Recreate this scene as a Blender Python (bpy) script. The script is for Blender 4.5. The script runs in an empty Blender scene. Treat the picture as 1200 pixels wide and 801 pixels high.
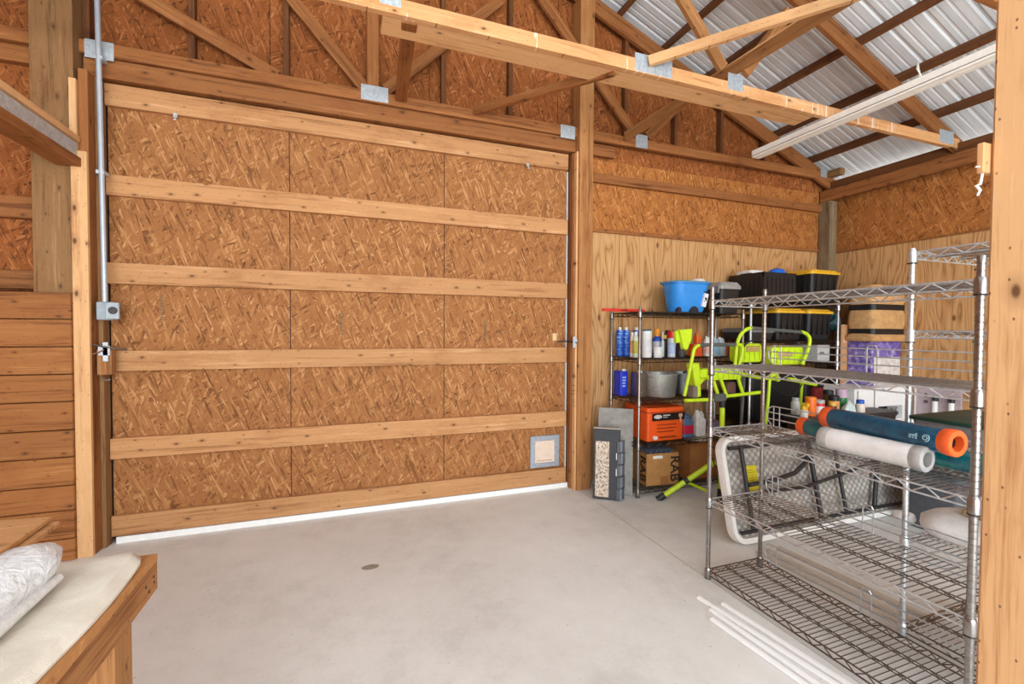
import bpy, math, random
from mathutils import Matrix, Vector
random.seed(7)
SC = bpy.context.scene
COL = SC.collection
PI = math.pi

# ------------------------------------------------------------------ camera
FPX = 531.577; CAM_H = 1.5114
RIGHT = Vector((0.9389985, -0.3438751, 0.0056328))
DOWN = Vector((-0.0031556, -0.0249919, -0.9996827))
FWD = Vector((0.3439067, 0.9386828, -0.0245525))
CAM = Vector((0, 0, CAM_H))
cam = bpy.data.cameras.new('camera'); camo = bpy.data.objects.new('camera', cam); COL.objects.link(camo)
cam.sensor_width = 36; cam.lens = FPX / 1200 * 36; cam.clip_start = .02; cam.clip_end = 200
m = Matrix.Identity(4)
for i in range(3):
    m[i][0] = RIGHT[i]; m[i][1] = -DOWN[i]; m[i][2] = -FWD[i]; m[i][3] = CAM[i]
camo.matrix_world = m
SC.camera = camo

def atY(u, v, y):
    q = RIGHT * ((u - 600) / FPX) + DOWN * ((v - 400.5) / FPX) + FWD
    return CAM + q * (y / q.y)
def atX(u, v, x):
    q = RIGHT * ((u - 600) / FPX) + DOWN * ((v - 400.5) / FPX) + FWD
    return CAM + q * (x / q.x)

# ------------------------------------------------------------------ materials
def lin(c):
    r = []
    for x in c[:3]:
        x = x / 255
        r.append(x / 12.92 if x <= .04045 else ((x + .055) / 1.055) ** 2.4)
    return (*r, 1)
class NT:
    def __init__(s, name):
        s.m = bpy.data.materials.new(name); s.m.use_nodes = True
        s.t = s.m.node_tree; s.n = s.t.nodes; s.l = s.t.links
        s.b = s.n['Principled BSDF']
    def node(s, t, **kw):
        n = s.n.new(t)
        for k, v in kw.items():
            if k in n.inputs.keys() if isinstance(k, str) else False: n.inputs[k].default_value = v
            else: setattr(n, k, v)
        return n
    def L(s, a, b): s.l.new(a, b)
    def math(s, op, a, b=None, c=None):
        n = s.n.new('ShaderNodeMath'); n.operation = op
        for i, x in enumerate((a, b, c)):
            if x is None: continue
            if isinstance(x, (int, float)): n.inputs[i].default_value = x
            else: s.L(x, n.inputs[i])
        return n.outputs[0]
    def mix(s, f, a, b, blend='MIX'):
        n = s.n.new('ShaderNodeMix'); n.data_type = 'RGBA'; n.blend_type = blend
        for i, x in ((0, f), (6, a), (7, b)):
            if isinstance(x, (int, float)): n.inputs[i].default_value = x
            elif isinstance(x, tuple): n.inputs[i].default_value = x
            else: s.L(x, n.inputs[i])
        return n.outputs[2]
    def coord(s, rnd=True):
        tc = s.n.new('ShaderNodeTexCoord')
        if not rnd: return tc.outputs['Object']
        oi = s.n.new('ShaderNodeObjectInfo')
        a = s.n.new('ShaderNodeVectorMath'); a.operation = 'ADD'
        cx = s.n.new('ShaderNodeCombineXYZ')
        r = s.math('MULTIPLY', oi.outputs['Random'], 37.0)
        s.L(r, cx.inputs[0]); s.L(s.math('MULTIPLY', oi.outputs['Random'], 91.0), cx.inputs[1])
        s.L(tc.outputs['Object'], a.inputs[0]); s.L(cx.outputs[0], a.inputs[1])
        s.rand = oi.outputs['Random']
        return a.outputs[0]
    def mapping(s, v, scale=(1, 1, 1), rot=(0, 0, 0), loc=(0, 0, 0)):
        n = s.n.new('ShaderNodeMapping'); s.L(v, n.inputs[0])
        n.inputs['Scale'].default_value = scale; n.inputs['Rotation'].default_value = rot; n.inputs['Location'].default_value = loc
        return n.outputs[0]
    def noise(s, v, scale=5, detail=4, rough=.6, dist=0):
        n = s.n.new('ShaderNodeTexNoise'); s.L(v, n.inputs['Vector'])
        n.inputs['Scale'].default_value = scale; n.inputs['Detail'].default_value = detail
        n.inputs['Roughness'].default_value = rough; n.inputs['Distortion'].default_value = dist
        return n.outputs['Fac'], n.outputs['Color']
    def vor(s, v, scale=5, feat='F1', rnd=1, dim='3D'):
        n = s.n.new('ShaderNodeTexVoronoi'); n.voronoi_dimensions = dim; n.feature = feat; s.L(v, n.inputs['Vector'])
        n.inputs['Scale'].default_value = scale; n.inputs['Randomness'].default_value = rnd
        return n
    def ramp(s, f, stops):
        n = s.n.new('ShaderNodeValToRGB'); s.L(f, n.inputs[0])
        e = n.color_ramp.elements
        while len(e) < len(stops): e.new(.5)
        for i, (p, c) in enumerate(stops):
            e[i].position = p; e[i].color = c if len(c) == 4 else lin(c)
        return n.outputs[0]
    def bump(s, h, strength=.3, dist=.01):
        n = s.n.new('ShaderNodeBump'); n.inputs['Strength'].default_value = strength; n.inputs['Distance'].default_value = dist
        s.L(h, n.inputs['Height']); s.L(n.outputs[0], s.b.inputs['Normal'])
    def color(s, c):
        if isinstance(c, tuple): s.b.inputs['Base Color'].default_value = c
        else: s.L(c, s.b.inputs['Base Color'])
    def set(s, **kw):
        for k, v in kw.items(): s.b.inputs[k.replace('_', ' ')].default_value = v

_pm = {}
def plain(c, rough=.5, metal=0., noise=.06, nscale=25, spec=.5, alpha=None, trans=0):
    key = (c, rough, metal, noise, nscale, trans, alpha)
    if key in _pm: return _pm[key]
    t = NT('paint_%d' % len(_pm))
    v = t.coord()
    f, _ = t.noise(v, nscale, 3)
    base = lin(c)
    dark = tuple(x * (1 - noise * 2.2) for x in base[:3]) + (1,)
    lite = tuple(min(1, x * (1 + noise * 2.2)) for x in base[:3]) + (1,)
    t.color(t.ramp(f, [(.3, dark), (.7, lite)]))
    t.set(Roughness=rough, Metallic=metal)
    if trans: t.b.inputs['Transmission Weight'].default_value = trans
    if alpha is not None: t.b.inputs['Alpha'].default_value = alpha
    _pm[key] = t.m
    return t.m

def wood(name, dark, mid, lite, knots=1.0, rough=.7, var=.16, streak=0):
    t = NT(name); v = t.coord()
    _, wob = t.noise(t.mapping(v, (2.5, 5, 5)), 1, 2)
    vw = t.n.new('ShaderNodeVectorMath'); vw.operation = 'MULTIPLY_ADD'
    t.L(wob, vw.inputs[0]); vw.inputs[1].default_value = (0, .03, .03); t.L(v, vw.inputs[2]); v2 = vw.outputs[0]
    f1, c1 = t.noise(t.mapping(v2, (1.2, 42, 42)), 1, 5, .7, .3)
    f2, _ = t.noise(t.mapping(v2, (.6, 9, 9)), 1, 3, .5, .8)
    f3, _ = t.noise(t.mapping(v, (6, 210, 210)), 1, 2, .5)
    g = t.math('ADD', t.math('MULTIPLY', f1, .55), t.math('ADD', t.math('MULTIPLY', f2, .33), t.math('MULTIPLY', f3, .14)))
    col = t.ramp(g, [(.38, dark), (.49, mid), (.56, mid), (.66, lite)])
    # weathered, dirty patches
    f4, _ = t.noise(t.mapping(v, (1.2, 3, 3)), 1.6, 5, .65)
    col = t.mix(t.ramp(f4, [(.52, (0, 0, 0, 1)), (.72, (.5, .5, .5, 1))]), col, t.mix(1.0, col, lin((196, 160, 128)), 'MULTIPLY'))
    if knots:
        ks = 5.0 / knots
        k = t.vor(t.mapping(v2, (ks * .8, ks * 1.6, 0)), 1.0, dim='2D')
        sp = t.n.new('ShaderNodeSeparateColor'); t.L(k.outputs['Color'], sp.inputs[0])
        sel = t.math('GREATER_THAN', sp.outputs[0], .45)
        size = t.math('MULTIPLY_ADD', sp.outputs[1], .9, .35)
        d = t.math('DIVIDE', k.outputs['Distance'], size)
        m1 = t.ramp(d, [(.028, (.85, .85, .85, 1)), (.062, (0, 0, 0, 1))])
        m2 = t.ramp(d, [(.04, (.5, .5, .5, 1)), (.16, (0, 0, 0, 1))])
        col = t.mix(t.mix(1.0, m2, sel, 'MULTIPLY'), col, lin(tuple(int(x * .8) for x in dark)))
        col = t.mix(t.mix(1.0, m1, sel, 'MULTIPLY'), col, lin((84, 48, 28)))
        n = t.vor(t.mapping(v, (19, 30, 0)), 1.0, dim='2D')
        m3 = t.ramp(n.outputs['Distance'], [(.05, (.75, .75, .75, 1)), (.085, (0, 0, 0, 1))])
        sel = t.ramp(n.outputs['Color'], [(.66, (0, 0, 0, 1)), (.70, (1, 1, 1, 1))])
        col = t.mix(t.mix(1.0, m3, sel, 'MULTIPLY'), col, lin((70, 42, 24)))
    if streak:   # whitish vertical droppings
        fs, _ = t.noise(t.mapping(v, (55, 2.5, 2.5)), 1, 4, .7)
        ft_, _ = t.noise(t.mapping(v, (2.2, 1, 1)), 1, 2)
        mk_ = t.math('MULTIPLY', t.math('GREATER_THAN', fs, .60), t.math('MULTIPLY', t.math('GREATER_THAN', ft_, .5), streak))
        col = t.mix(mk_, col, lin((236, 226, 210)))
    hs = t.n.new('ShaderNodeHueSaturation')
    t.L(t.math('MULTIPLY_ADD', t.rand, var * 2, 1 - var), hs.inputs['Value']); t.L(col, hs.inputs['Color'])
    t.color(hs.outputs[0]); t.set(Roughness=rough); t.b.inputs['Specular IOR Level'].default_value = .25
    t.bump(g, .3, .004)
    return t.m

def osb(name, dark, mid, lite, lite2):
    t = NT(name); v = t.coord()
    _, wob = t.noise(v, 7, 3)
    vv = t.n.new('ShaderNodeVectorMath'); vv.operation = 'MULTIPLY_ADD'
    t.L(wob, vv.inputs[0]); vv.inputs[1].default_value = (.025, .02, 0); t.L(v, vv.inputs[2]); w = vv.outputs[0]
    val = None
    for i, (ang, ln, wd, thr) in enumerate(((88, .15, .030, 0), (124, .12, .026, .42), (58, .12, .024, .45), (100, .10, .018, .5), (150, .08, .018, .66), (72, .085, .014, .55), (30, .07, .013, .72), (112, .10, .010, .62))):
        mp = t.mapping(w, (1, 1, 0), (0, 0, math.radians(-ang)), (i * 3.1, i * 1.7, 0))
        mp2 = t.mapping(mp, (1 / ln, 1 / wd, 0))
        vn = t.vor(mp2, 1, dim='2D')
        st, _ = t.noise(t.mapping(mp, (12, 190, 0)), 1, 3, .65)
        sep = t.n.new('ShaderNodeSeparateColor'); t.L(vn.outputs['Color'], sep.inputs[0])
        x = t.math('ADD', t.math('MULTIPLY', sep.outputs[0], .60), t.math('SUBTRACT', t.math('MULTIPLY', st, .42), t.math('MULTIPLY', vn.outputs['Distance'], .10)))
        if val is None: val = x
        else:
            msk = t.math('GREATER_THAN', sep.outputs[1], thr)
            mx = t.n.new('ShaderNodeMix'); mx.data_type = 'FLOAT'
            t.L(msk, mx.inputs[0]); t.L(val, mx.inputs[2]); t.L(x, mx.inputs[3]); val = mx.outputs[0]
    fine, _ = t.noise(v, 150, 3, .7)
    big, _ = t.noise(v, 1.6, 3)
    g = t.math('ADD', t.math('MULTIPLY', val, .86), t.math('ADD', t.math('MULTIPLY', fine, .10), t.math('MULTIPLY', big, .14)))
    col = t.ramp(g, [(.20, dark), (.40, mid), (.62, mid), (.78, lite), (.92, lite2)])
    hs = t.n.new('ShaderNodeHueSaturation')
    t.L(t.math('MULTIPLY_ADD', t.rand, .08, .96), hs.inputs['Value']); t.L(col, hs.inputs['Color'])
    t.color(hs.outputs[0]); t.set(Roughness=.75); t.b.inputs['Specular IOR Level'].default_value = .2
    t.bump(g, .2, .003)
    return t.m

def plywood(name, dark, mid, lite):
    t = NT(name); v = t.coord()
    f0, c0 = t.noise(t.mapping(v, (2.4, .42, 1)), 1.6, 2, .5)
    x = t.n.new('ShaderNodeSeparateXYZ'); t.L(v, x.inputs[0])
    ph = t.math('ADD', t.math('MULTIPLY', x.outputs[0], 9.0), t.math('MULTIPLY', f0, 8.0))
    rings = t.math('ABSOLUTE', t.math('SINE', t.math('MULTIPLY', ph, 5.0)))
    f1, _ = t.noise(t.mapping(v, (70, 2.2, 1)), 1, 4, .6)
    g = t.math('ADD', t.math('MULTIPLY', rings, .30), t.math('MULTIPLY', f1, .75))
    col = t.ramp(g, [(.26, dark), (.5, mid), (.85, lite)])
    k = t.vor(t.mapping(v, (2.3, 1.2, 0)), 1, dim='2D')
    col = t.mix(t.ramp(k.outputs['Distance'], [(.02, (.8, .8, .8, 1)), (.05, (0, 0, 0, 1))]), col, lin((84, 48, 26)))
    t.color(col); t.set(Roughness=.65); t.b.inputs['Specular IOR Level'].default_value = .25
    return t.m

def metal(name, c, rough=.35, metallic=1., streak=0, bumpy=0):
    t = NT(name); v = t.coord()
    f, _ = t.noise(v, 40, 4)
    b = lin(c)
    t.color(t.ramp(f, [(.3, tuple(x * .8 for x in b[:3]) + (1,)), (.7, tuple(min(1, x * 1.15) for x in b[:3]) + (1,))]))
    t.set(Roughness=rough, Metallic=metallic)
    return t.m

M = {}
M['stud'] = wood('stud_lumber', (124, 76, 40), (172, 120, 72), (200, 150, 100), 1.0)
M['rail'] = wood('door_rail_lumber', (144, 96, 58), (188, 138, 92), (212, 166, 120), .85, var=.05)
M['frame'] = wood('orange_lumber', (98, 57, 29), (150, 96, 53), (180, 126, 78), .9, var=.1)
M['brown'] = wood('roof_lumber', (66, 38, 20), (108, 67, 37), (140, 92, 54), .9)
M['pale'] = wood('fresh_lumber', (186, 134, 88), (218, 170, 120), (234, 196, 152), 1.3, var=.05)
M['stained'] = wood('stained_chord', (184, 128, 82), (214, 160, 108), (230, 188, 142), 1.0, var=.05, streak=.75)
M['grey'] = wood('weathered_post', (92, 64, 38), (136, 100, 64), (164, 128, 88), .8, var=.1)
M['plank'] = wood('partition_plank', (106, 62, 30), (158, 102, 56), (184, 130, 80), .8, var=.1)
M['osb_tan'] = osb('osb_tan', (88, 52, 26), (156, 103, 60), (186, 134, 86), (222, 182, 138))
M['osb_red'] = osb('osb_red', (70, 35, 15), (142, 82, 40), (172, 108, 60), (210, 158, 110))
M['osb_orange'] = osb('osb_orange', (86, 46, 18), (166, 104, 52), (194, 132, 76), (224, 176, 124))
M['corner'] = wood('corner_post_wood', (96, 80, 58), (130, 112, 86), (156, 138, 110), .8, var=.05)
M['ply'] = plywood('plywood', (136, 90, 50), (190, 142, 92), (212, 168, 118))
M['galv'] = metal('galvanised', (190, 198, 204), .45, .45)
M['chrome'] = metal('chrome_wire', (214, 218, 222), .36, .85)
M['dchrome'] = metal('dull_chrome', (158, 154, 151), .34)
M['dark_reflection_wire'] = metal('dark_reflection_wire', (122, 115, 110), .34)  # darker tone paints in the dark surroundings that low chrome wires reflect
M['black_wire'] = metal('dark_wire', (92, 84, 76), .38)
M['white'] = plain((232, 232, 228), .45, noise=.03)
M['black'] = plain((24, 24, 26), .5)
M['lime'] = plain((196, 226, 34), .4, noise=.04)
M['yellow'] = plain((224, 172, 40), .45)

def concrete():
    t = NT('concrete'); v = t.coord(False)
    f, _ = t.noise(v, 1.1, 6, .62); f2, _ = t.noise(v, 45, 3); f3, _ = t.noise(v, 7, 5, .7)
    g = t.math('ADD', t.math('MULTIPLY', f, .6), t.math('ADD', t.math('MULTIPLY', f2, .15), t.math('MULTIPLY', f3, .3)))
    col = t.ramp(g, [(.32, (196, 192, 186)), (.52, (220, 217, 212)), (.75, (232, 230, 226))])
    k = t.vor(v, 2.1, dim='2D'); n2, _ = t.noise(v, 30, 3)
    d = t.math('ADD', k.outputs['Distance'], t.math('MULTIPLY', n2, .05))
    col = t.mix(t.ramp(d, [(.022, (.6, .6, .6, 1)), (.04, (0, 0, 0, 1))]), col, lin((140, 126, 108)))
    k2 = t.vor(v, 7.0, dim='2D'); d2 = t.math('ADD', k2.outputs['Distance'], t.math('MULTIPLY', n2, .06))
    col = t.mix(t.ramp(d2, [(.035, (.5, .5, .5, 1)), (.055, (0, 0, 0, 1))]), col, lin((150, 138, 122)))
    t.color(col); t.set(Roughness=.62); t.b.inputs['Specular IOR Level'].default_value = .3
    t.bump(g, .12, .01)
    return t.m
M['concrete'] = concrete()
def roofmetal():
    t = NT('roof_sheet_metal'); v = t.coord(False)
    f, _ = t.noise(t.mapping(v, (.6, 9, .6)), 2, 4)
    t.color(t.ramp(f, [(.3, (200, 205, 209)), (.7, (226, 229, 232))])); t.set(Roughness=.62, Metallic=.0); t.b.inputs['Specular IOR Level'].default_value = .35
    return t.m
M['roof'] = roofmetal()

# ------------------------------------------------------------------ object helpers
W = {}
def parent_to(o, p):
    o.parent = p; o.matrix_basis = W[p].inverted() @ W[o]
def tag(o, label=None, cat=None, group=None, kind=None):
    if label: o['label'] = label
    if cat: o['category'] = cat
    if group: o['group'] = group
    if kind: o['kind'] = kind
    return o
def thing(name, label, cat, loc, group=None, kind=None):
    o = bpy.data.objects.new(name, None); COL.objects.link(o); o.empty_display_size = .05
    W[o] = Matrix.Translation(Vector(loc)); o.matrix_world = W[o]
    return tag(o, label, cat, group, kind)
def frame(origin, ux, uy):
    ux = Vector(ux).normalized(); uy = Vector(uy); uy = (uy - ux * uy.dot(ux)).normalized(); uz = ux.cross(uy)
    m = Matrix.Identity(4)
    for i in range(3): m[i][0] = ux[i]; m[i][1] = uy[i]; m[i][2] = uz[i]; m[i][3] = origin[i]
    return m

class MB:
    def __init__(s): s.v = []; s.f = []
    def add(s, vs, fs):
        k = len(s.v); s.v += [Vector(x) for x in vs]; s.f += [tuple(i + k for i in f) for f in fs]; return s
    def box(s, x0, x1, y0, y1, z0, z1, mt=None):
        vs = [Vector((x, y, z)) for z in (z0, z1) for y in (y0, y1) for x in (x0, x1)]
        if mt is not None: vs = [mt @ a for a in vs]
        return s.add(vs, [(0, 2, 3, 1), (4, 5, 7, 6), (0, 1, 5, 4), (2, 6, 7, 3), (0, 4, 6, 2), (1, 3, 7, 5)])
    def loft(s, loops, cap=True, closed=True):
        n = len(loops[0]); vs = [p for l in loops for p in l]; fs = []
        for i in range(len(loops) - 1):
            for j in range(n if closed else n - 1):
                a, b = i * n + j, i * n + (j + 1) % n
                fs.append((a, b, b + n, a + n))
        if cap: fs.append(tuple(range(n - 1, -1, -1))); k = (len(loops) - 1) * n; fs.append(tuple(range(k, k + n)))
        return s.add(vs, fs)
    def tube(s, pts, r, n=8, cap=True, closed=False):
        pts = [Vector(p) for p in pts]; loops = []; N = len(pts); prev = None
        for i, p in enumerate(pts):
            if closed: d = pts[(i + 1) % N] - pts[i - 1]
            else: d = (pts[min(i + 1, N - 1)] - pts[max(i - 1, 0)])
            d.normalize()
            if prev is None: a = d.orthogonal().normalized()
            else:
                a = prev - d * prev.dot(d)
                a = a.normalized() if a.length > 1e-6 else d.orthogonal().normalized()
            prev = a; b = d.cross(a); rr = r[i] if isinstance(r, (list, tuple)) else r
            # widen at mitred corners
            if 0 < i < N - 1 and not closed:
                c = (pts[i + 1] - p).normalized().dot((p - pts[i - 1]).normalized()); rr *= min(1.4, 1 / max(.7, math.sqrt(max(.05, (1 + c) / 2))))
            loops.append([p + (a * math.cos(2 * PI * k / n) + b * math.sin(2 * PI * k / n)) * rr for k in range(n)])
        if closed: loops.append(loops[0]); cap = False
        return s.loft(loops, cap)
    def lathe(s, prof, n=20, mt=None, cap=True):
        loops = [[Vector((r * math.cos(2 * PI * k / n), r * math.sin(2 * PI * k / n), z)) for k in range(n)] for r, z in prof]
        if mt is not None: loops = [[mt @ p for p in l] for l in loops]
        return s.loft(loops, cap)
    def build(s, name, mat, parent=None, origin=None, bev=0, smooth=False, mt=None, seg=1, kind=None):
        """vertices are world coordinates (or local to mt when given)"""
        me = bpy.data.meshes.new(name)
        if mt is None:
            if origin is None:
                lo = [min(p[i] for p in s.v) for i in range(3)]; hi = [max(p[i] for p in s.v) for i in range(3)]
                origin = Vector(((lo[0] + hi[0]) / 2, (lo[1] + hi[1]) / 2, lo[2]))
            mt = Matrix.Translation(Vector(origin)); vs = [p - Vector(origin) for p in s.v]
        else: vs = s.v
        me.from_pydata([tuple(p) for p in vs], [], s.f); me.validate()
        if smooth:
            me.polygons.foreach_set('use_smooth', [True] * len(me.polygons)); me.set_sharp_from_angle(angle=math.radians(38))
        me.materials.append(mat)
        o = bpy.data.objects.new(name, me); COL.objects.link(o); W[o] = mt.copy(); o.matrix_world = mt
        if parent is not None: parent_to(o, parent)
        if bev:
            b = o.modifiers.new('bevel', 'BEVEL'); b.width = bev; b.segments = seg; b.limit_method = 'ANGLE'; b.angle_limit = math.radians(40)
        if kind: o['kind'] = kind
        return o

def board(name, p0, p1, w, t, up, mat, parent=None, bev=.002):
    """lumber running p0 -> p1; w is measured along up, t across"""
    p0 = Vector(p0); p1 = Vector(p1); L = (p1 - p0).length
    mt = frame((p0 + p1) / 2, p1 - p0, up)
    return MB().box(-L / 2, L / 2, -w / 2, w / 2, -t / 2, t / 2).build(name, mat, parent, mt=mt, bev=bev)
def boxb(name, x0, x1, y0, y1, z0, z1, mat, parent=None, bev=.002, grain='x', seg=1):
    """axis-aligned lumber / box with local X along the grain"""
    c = Vector(((x0 + x1) / 2, (y0 + y1) / 2, (z0 + z1) / 2)); s = {'x': (x1 - x0), 'y': y1 - y0, 'z': z1 - z0}
    if grain == 'x': mt = frame(c, (1, 0, 0), (0, 0, 1)); d = (s['x'], s['z'], s['y'])
    elif grain == 'y': mt = frame(c, (0, 1, 0), (0, 0, 1)); d = (s['y'], s['z'], s['x'])
    elif grain == 'yflat': mt = frame(c, (0, 1, 0), (1, 0, 0)); d = (s['y'], s['x'], s['z'])
    elif grain == 'zx': mt = frame(c, (0, 0, 1), (0, 1, 0)); d = (s['z'], s['y'], s['x'])
    else: mt = frame(c, (0, 0, 1), (1, 0, 0)); d = (s['z'], s['x'], s['y'])
    return MB().box(-d[0] / 2, d[0] / 2, -d[1] / 2, d[1] / 2, -d[2] / 2, d[2] / 2).build(name, mat, parent, mt=mt, bev=bev, seg=seg)
def rrect(w, d, r, n=4):
    out = []
    for cx, cy, a0 in ((w / 2 - r, d / 2 - r, 0), (-w / 2 + r, d / 2 - r, 90), (-w / 2 + r, -d / 2 + r, 180), (w / 2 - r, -d / 2 + r, 270)):
        for k in range(n + 1):
            a = math.radians(a0 + 90 * k / n); out.append((cx + r * math.cos(a), cy + r * math.sin(a)))
    return out
def rloop(cx, cy, z, w, d, r, n=4, rot=0):
    c, s_ = math.cos(rot), math.sin(rot)
    return [Vector((cx + x * c - y * s_, cy + x * s_ + y * c, z)) for x, y in rrect(w, d, min(r, w / 2.01, d / 2.01), n)]
def text(name, body, size, mat, mt, parent, ext=.0008, align='CENTER'):
    cu = bpy.data.curves.new(name, 'FONT'); cu.body = body; cu.size = size; cu.extrude = ext; cu.align_x = align; cu.offset = size * .02; cu.align_y = 'CENTER'
    cu.materials.append(mat)
    tmp = bpy.data.objects.new('tmp_text', cu); COL.objects.link(tmp)
    dg = bpy.context.evaluated_depsgraph_get(); dg.update(); me = bpy.data.meshes.new_from_object(tmp.evaluated_get(dg))
    bpy.data.objects.remove(tmp); bpy.data.curves.remove(cu)
    if not me.materials: me.materials.append(mat)
    o = bpy.data.objects.new(name, me); COL.objects.link(o); W[o] = mt.copy(); o.matrix_world = mt
    if parent is not None: parent_to(o, parent)
    return o

# ------------------------------------------------------------------ setting
D = 3.96           # back wall
WX = 5.69          # right wall
RX, RZ, RS = 5.4, 3.415, .40          # top of top chords
RIDGE = .62
def topz(x): return RZ + (RX - max(x, 2 * RIDGE - x)) * RS
PUR = .089
# floor: two slabs with a control joint between
fl = MB().box(-6, 2.077, -6, D + .2, -.12, 0).build('floor', M['concrete'], origin=(0, 0, 0)); tag(fl, 'bare grey concrete floor slab', 'floor', kind='structure')
MB().box(2.085, 9, -6, D + .2, -.12, 0).build('slab', M['concrete'], fl, origin=(0, 0, 0))
MB().box(2.070, 2.090, -6, D + .2, -.13, -.012).build('joint', plain((70, 62, 52), .9), fl)
# low dark scuff on the slab
g = MB().box(-40, 40, -40, 60, -.3, -.2).build('ground', plain((214, 211, 204), .9, nscale=.5), origin=(0, 0, -.3)); tag(g, 'pale ground outside the barn', 'ground', kind='structure')

# back wall
wb = thing('wall_back', 'wood sheathed back wall of the barn', 'wall', (0, D, 0), kind='structure')
YB = D + .012
def sheet(name, x0, x1, z0, z1, mat, par, y=YB, gable=False, t=.024):
    mt = frame((x0, y, z0), (1, 0, 0), (0, 0, 1))
    if gable:
        a, b = topz(x0) + .05 - z0, topz(x1) + .05 - z0
        pts = [(0, 0), (x1 - x0, 0), (x1 - x0, b)]
        if x0 < RIDGE < x1: pts.append((RIDGE - x0, topz(RIDGE) + .05 - z0))
        pts.append((0, a))
    else: pts = [(0, 0), (x1 - x0, 0), (x1 - x0, z1 - z0), (0, z1 - z0)]
    lo = [Vector((x, yy, -t / 2)) for x, yy in pts]; hi = [Vector((x, yy, t / 2)) for x, yy in pts]
    return MB().loft([lo, hi]).build(name, mat, par, mt=mt)
G = .0025
xs = [-4.2, -2.98, -1.76, -.54, .68, 1.9, 2.04, 3.26, 4.48, 5.72]
for a, b in zip(xs, xs[1:]):
    sheet('sheathing', a + G, b - G, 3.2, 0, M['osb_red'], wb, gable=True)
for a, b in ((-4.2, -2.98), (-2.98, -1.60)):
    sheet('sheathing', a + G, b - G, 1.76, 3.2, M['osb_red'], wb); sheet('sheathing', a + G, b - G, 0, 1.755, M['osb_red'], wb)
for a, b in ((2.04, 3.26), (3.26, 4.48), (4.48, 5.72)):
    sheet('sheathing', a + G, b - G, 2.515, 3.2, M['osb_orange'], wb, y=YB - .012, t=.02)
for a, b in ((2.04, 2.60), (2.60, 3.82), (3.82, 5.04), (5.04, 5.72)):
    sheet('plywood_lining', a + G, b - G, 0, 2.51, M['ply'], wb)
boxb('trim_1', 2.1, 5.43, D - .03, D - .012, 2.49, 2.525, M['frame'], bev=.003); tag(bpy.data.objects['trim_1'], 'thin wood edge strip over the plywood on the back wall', 'trim', kind='structure')
_bk = plain((60, 58, 62), .8)
MB().box(-4.3, 5.75, D + .06, D + .09, 0, 3.1).build('backing', _bk, wb)
for a, b in ((-4.25, RIDGE), (RIDGE, 5.72)): sheet('backing', a, b, 3.1, 0, _bk, wb, y=D + .06, gable=True)

# right wall
wr = thing('wall_right', 'wood sheathed right wall of the barn', 'wall', (WX, 0, 0), kind='structure')
def sheetr(name, y0, y1, z0, z1, mat, x=WX + .012, t=.024):
    mt = frame((x, y1, z0), (0, -1, 0), (0, 0, 1)); L = y1 - y0
    return MB().box(0, L, 0, z1 - z0, -t / 2, t / 2).build(name, mat, wr, mt=mt)
ys = [D, 3.2, 1.98, .76, -.46, -1.7, -2.9, -4.2]
for b, a in zip(ys, ys[1:]):
    sheetr('sheathing', a + G, b - G, 2.49, 3.22, M['osb_orange'], x=WX, t=.02)
    sheetr('plywood_lining', a + .35 + G, b + (.35 if b < D else 0) - G, 0, 2.50, M['ply'])
MB().box(WX - .022, WX - .008, -4.2, D, 2.485, 2.505).build('edge_strip', M['frame'], wr)
# left wall out of the picture
wl = boxb('wall_left', -4.3, -4.2, -4.2, D, 0, 3.4, M['osb_red'], bev=0, grain='y'); tag(wl, 'sheathed left wall of the barn', 'wall', kind='structure')

# roof sheet: ribbed metal, ribs run down the slope
def roof_profile():
    pts = []; y = -4.4
    while y < D + .25:
        for dy, dz in ((0, 0), (.012, .013), (.03, .013), (.042, 0), (.10, 0), (.106, .004), (.118, .004), (.124, 0), (.17, 0), (.176, .004), (.188, .004), (.194, 0)): pts.append((y + dy, dz))
        y += .2286
    return pts
def roof_half(mb, x0, x1):
    pr = roof_profile(); n = 4
    loops = []
    for k in range(n + 1):
        x = x0 + (x1 - x0) * k / n; z = topz(x) + PUR + .003
        loops.append([Vector((x, y, z + dz)) for y, dz in pr])
    mb.loft(loops, cap=False, closed=False)
mb = MB(); roof_half(mb, RIDGE, 6.15); roof_half(mb, RIDGE, 2 * RIDGE - 6.15)
ce = mb.build('ceiling', M['roof'], origin=(RIDGE, 0, 3)); tag(ce, 'ribbed silver metal roof sheet seen from below', 'ceiling', kind='structure')

# ------------------------------------------------------------------ sliding door
dr = thing('door_1', 'large wooden barn door sheathed in flake board with six rails', 'door', (.2, D, 0), kind='structure')
DX0, DX1, DY = -1.548, 1.998, D - .006
for a, b in ((DX0, -.409), (-.409, .811), (.811, DX1)):
    sheet('panel', a + .003, b - .003, .05, 3.16, M['osb_tan'], dr, y=DY + .006, t=.012)
MB().box(DX0, DX1, DY + .02, DY + .03, .05, 3.16).build('backing', plain((52, 58, 74), .7), dr)
RY0, RY1 = DY - .038, DY
for z0, z1 in ((3.045, 3.193), (2.434, 2.574), (1.824, 1.969), (1.214, 1.356), (.597, .742), (.05, .195)):
    boxb('rail', DX0 + (.04 if 1.2 < z0 < 1.3 else .0), DX1, RY0, RY1, z0, z1, M['rail'], dr)
MB().box(DX1 + .002, DX1 + .01, DY - .012, DY + .012, .05, 3.04).build('edge_trim', M['white'], dr)
MB().box(-1.52, DX1 + .02, D - .045, D + .05, 0, .045).build('daylit_gap_strip', plain((236, 236, 234), .6, noise=.02)); tag(bpy.data.objects['daylit_gap_strip'], 'white strip standing in for the daylit gap under the big wooden door', 'trim', kind='structure')  # white colour stands in for daylit concrete showing through the door gap
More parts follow.
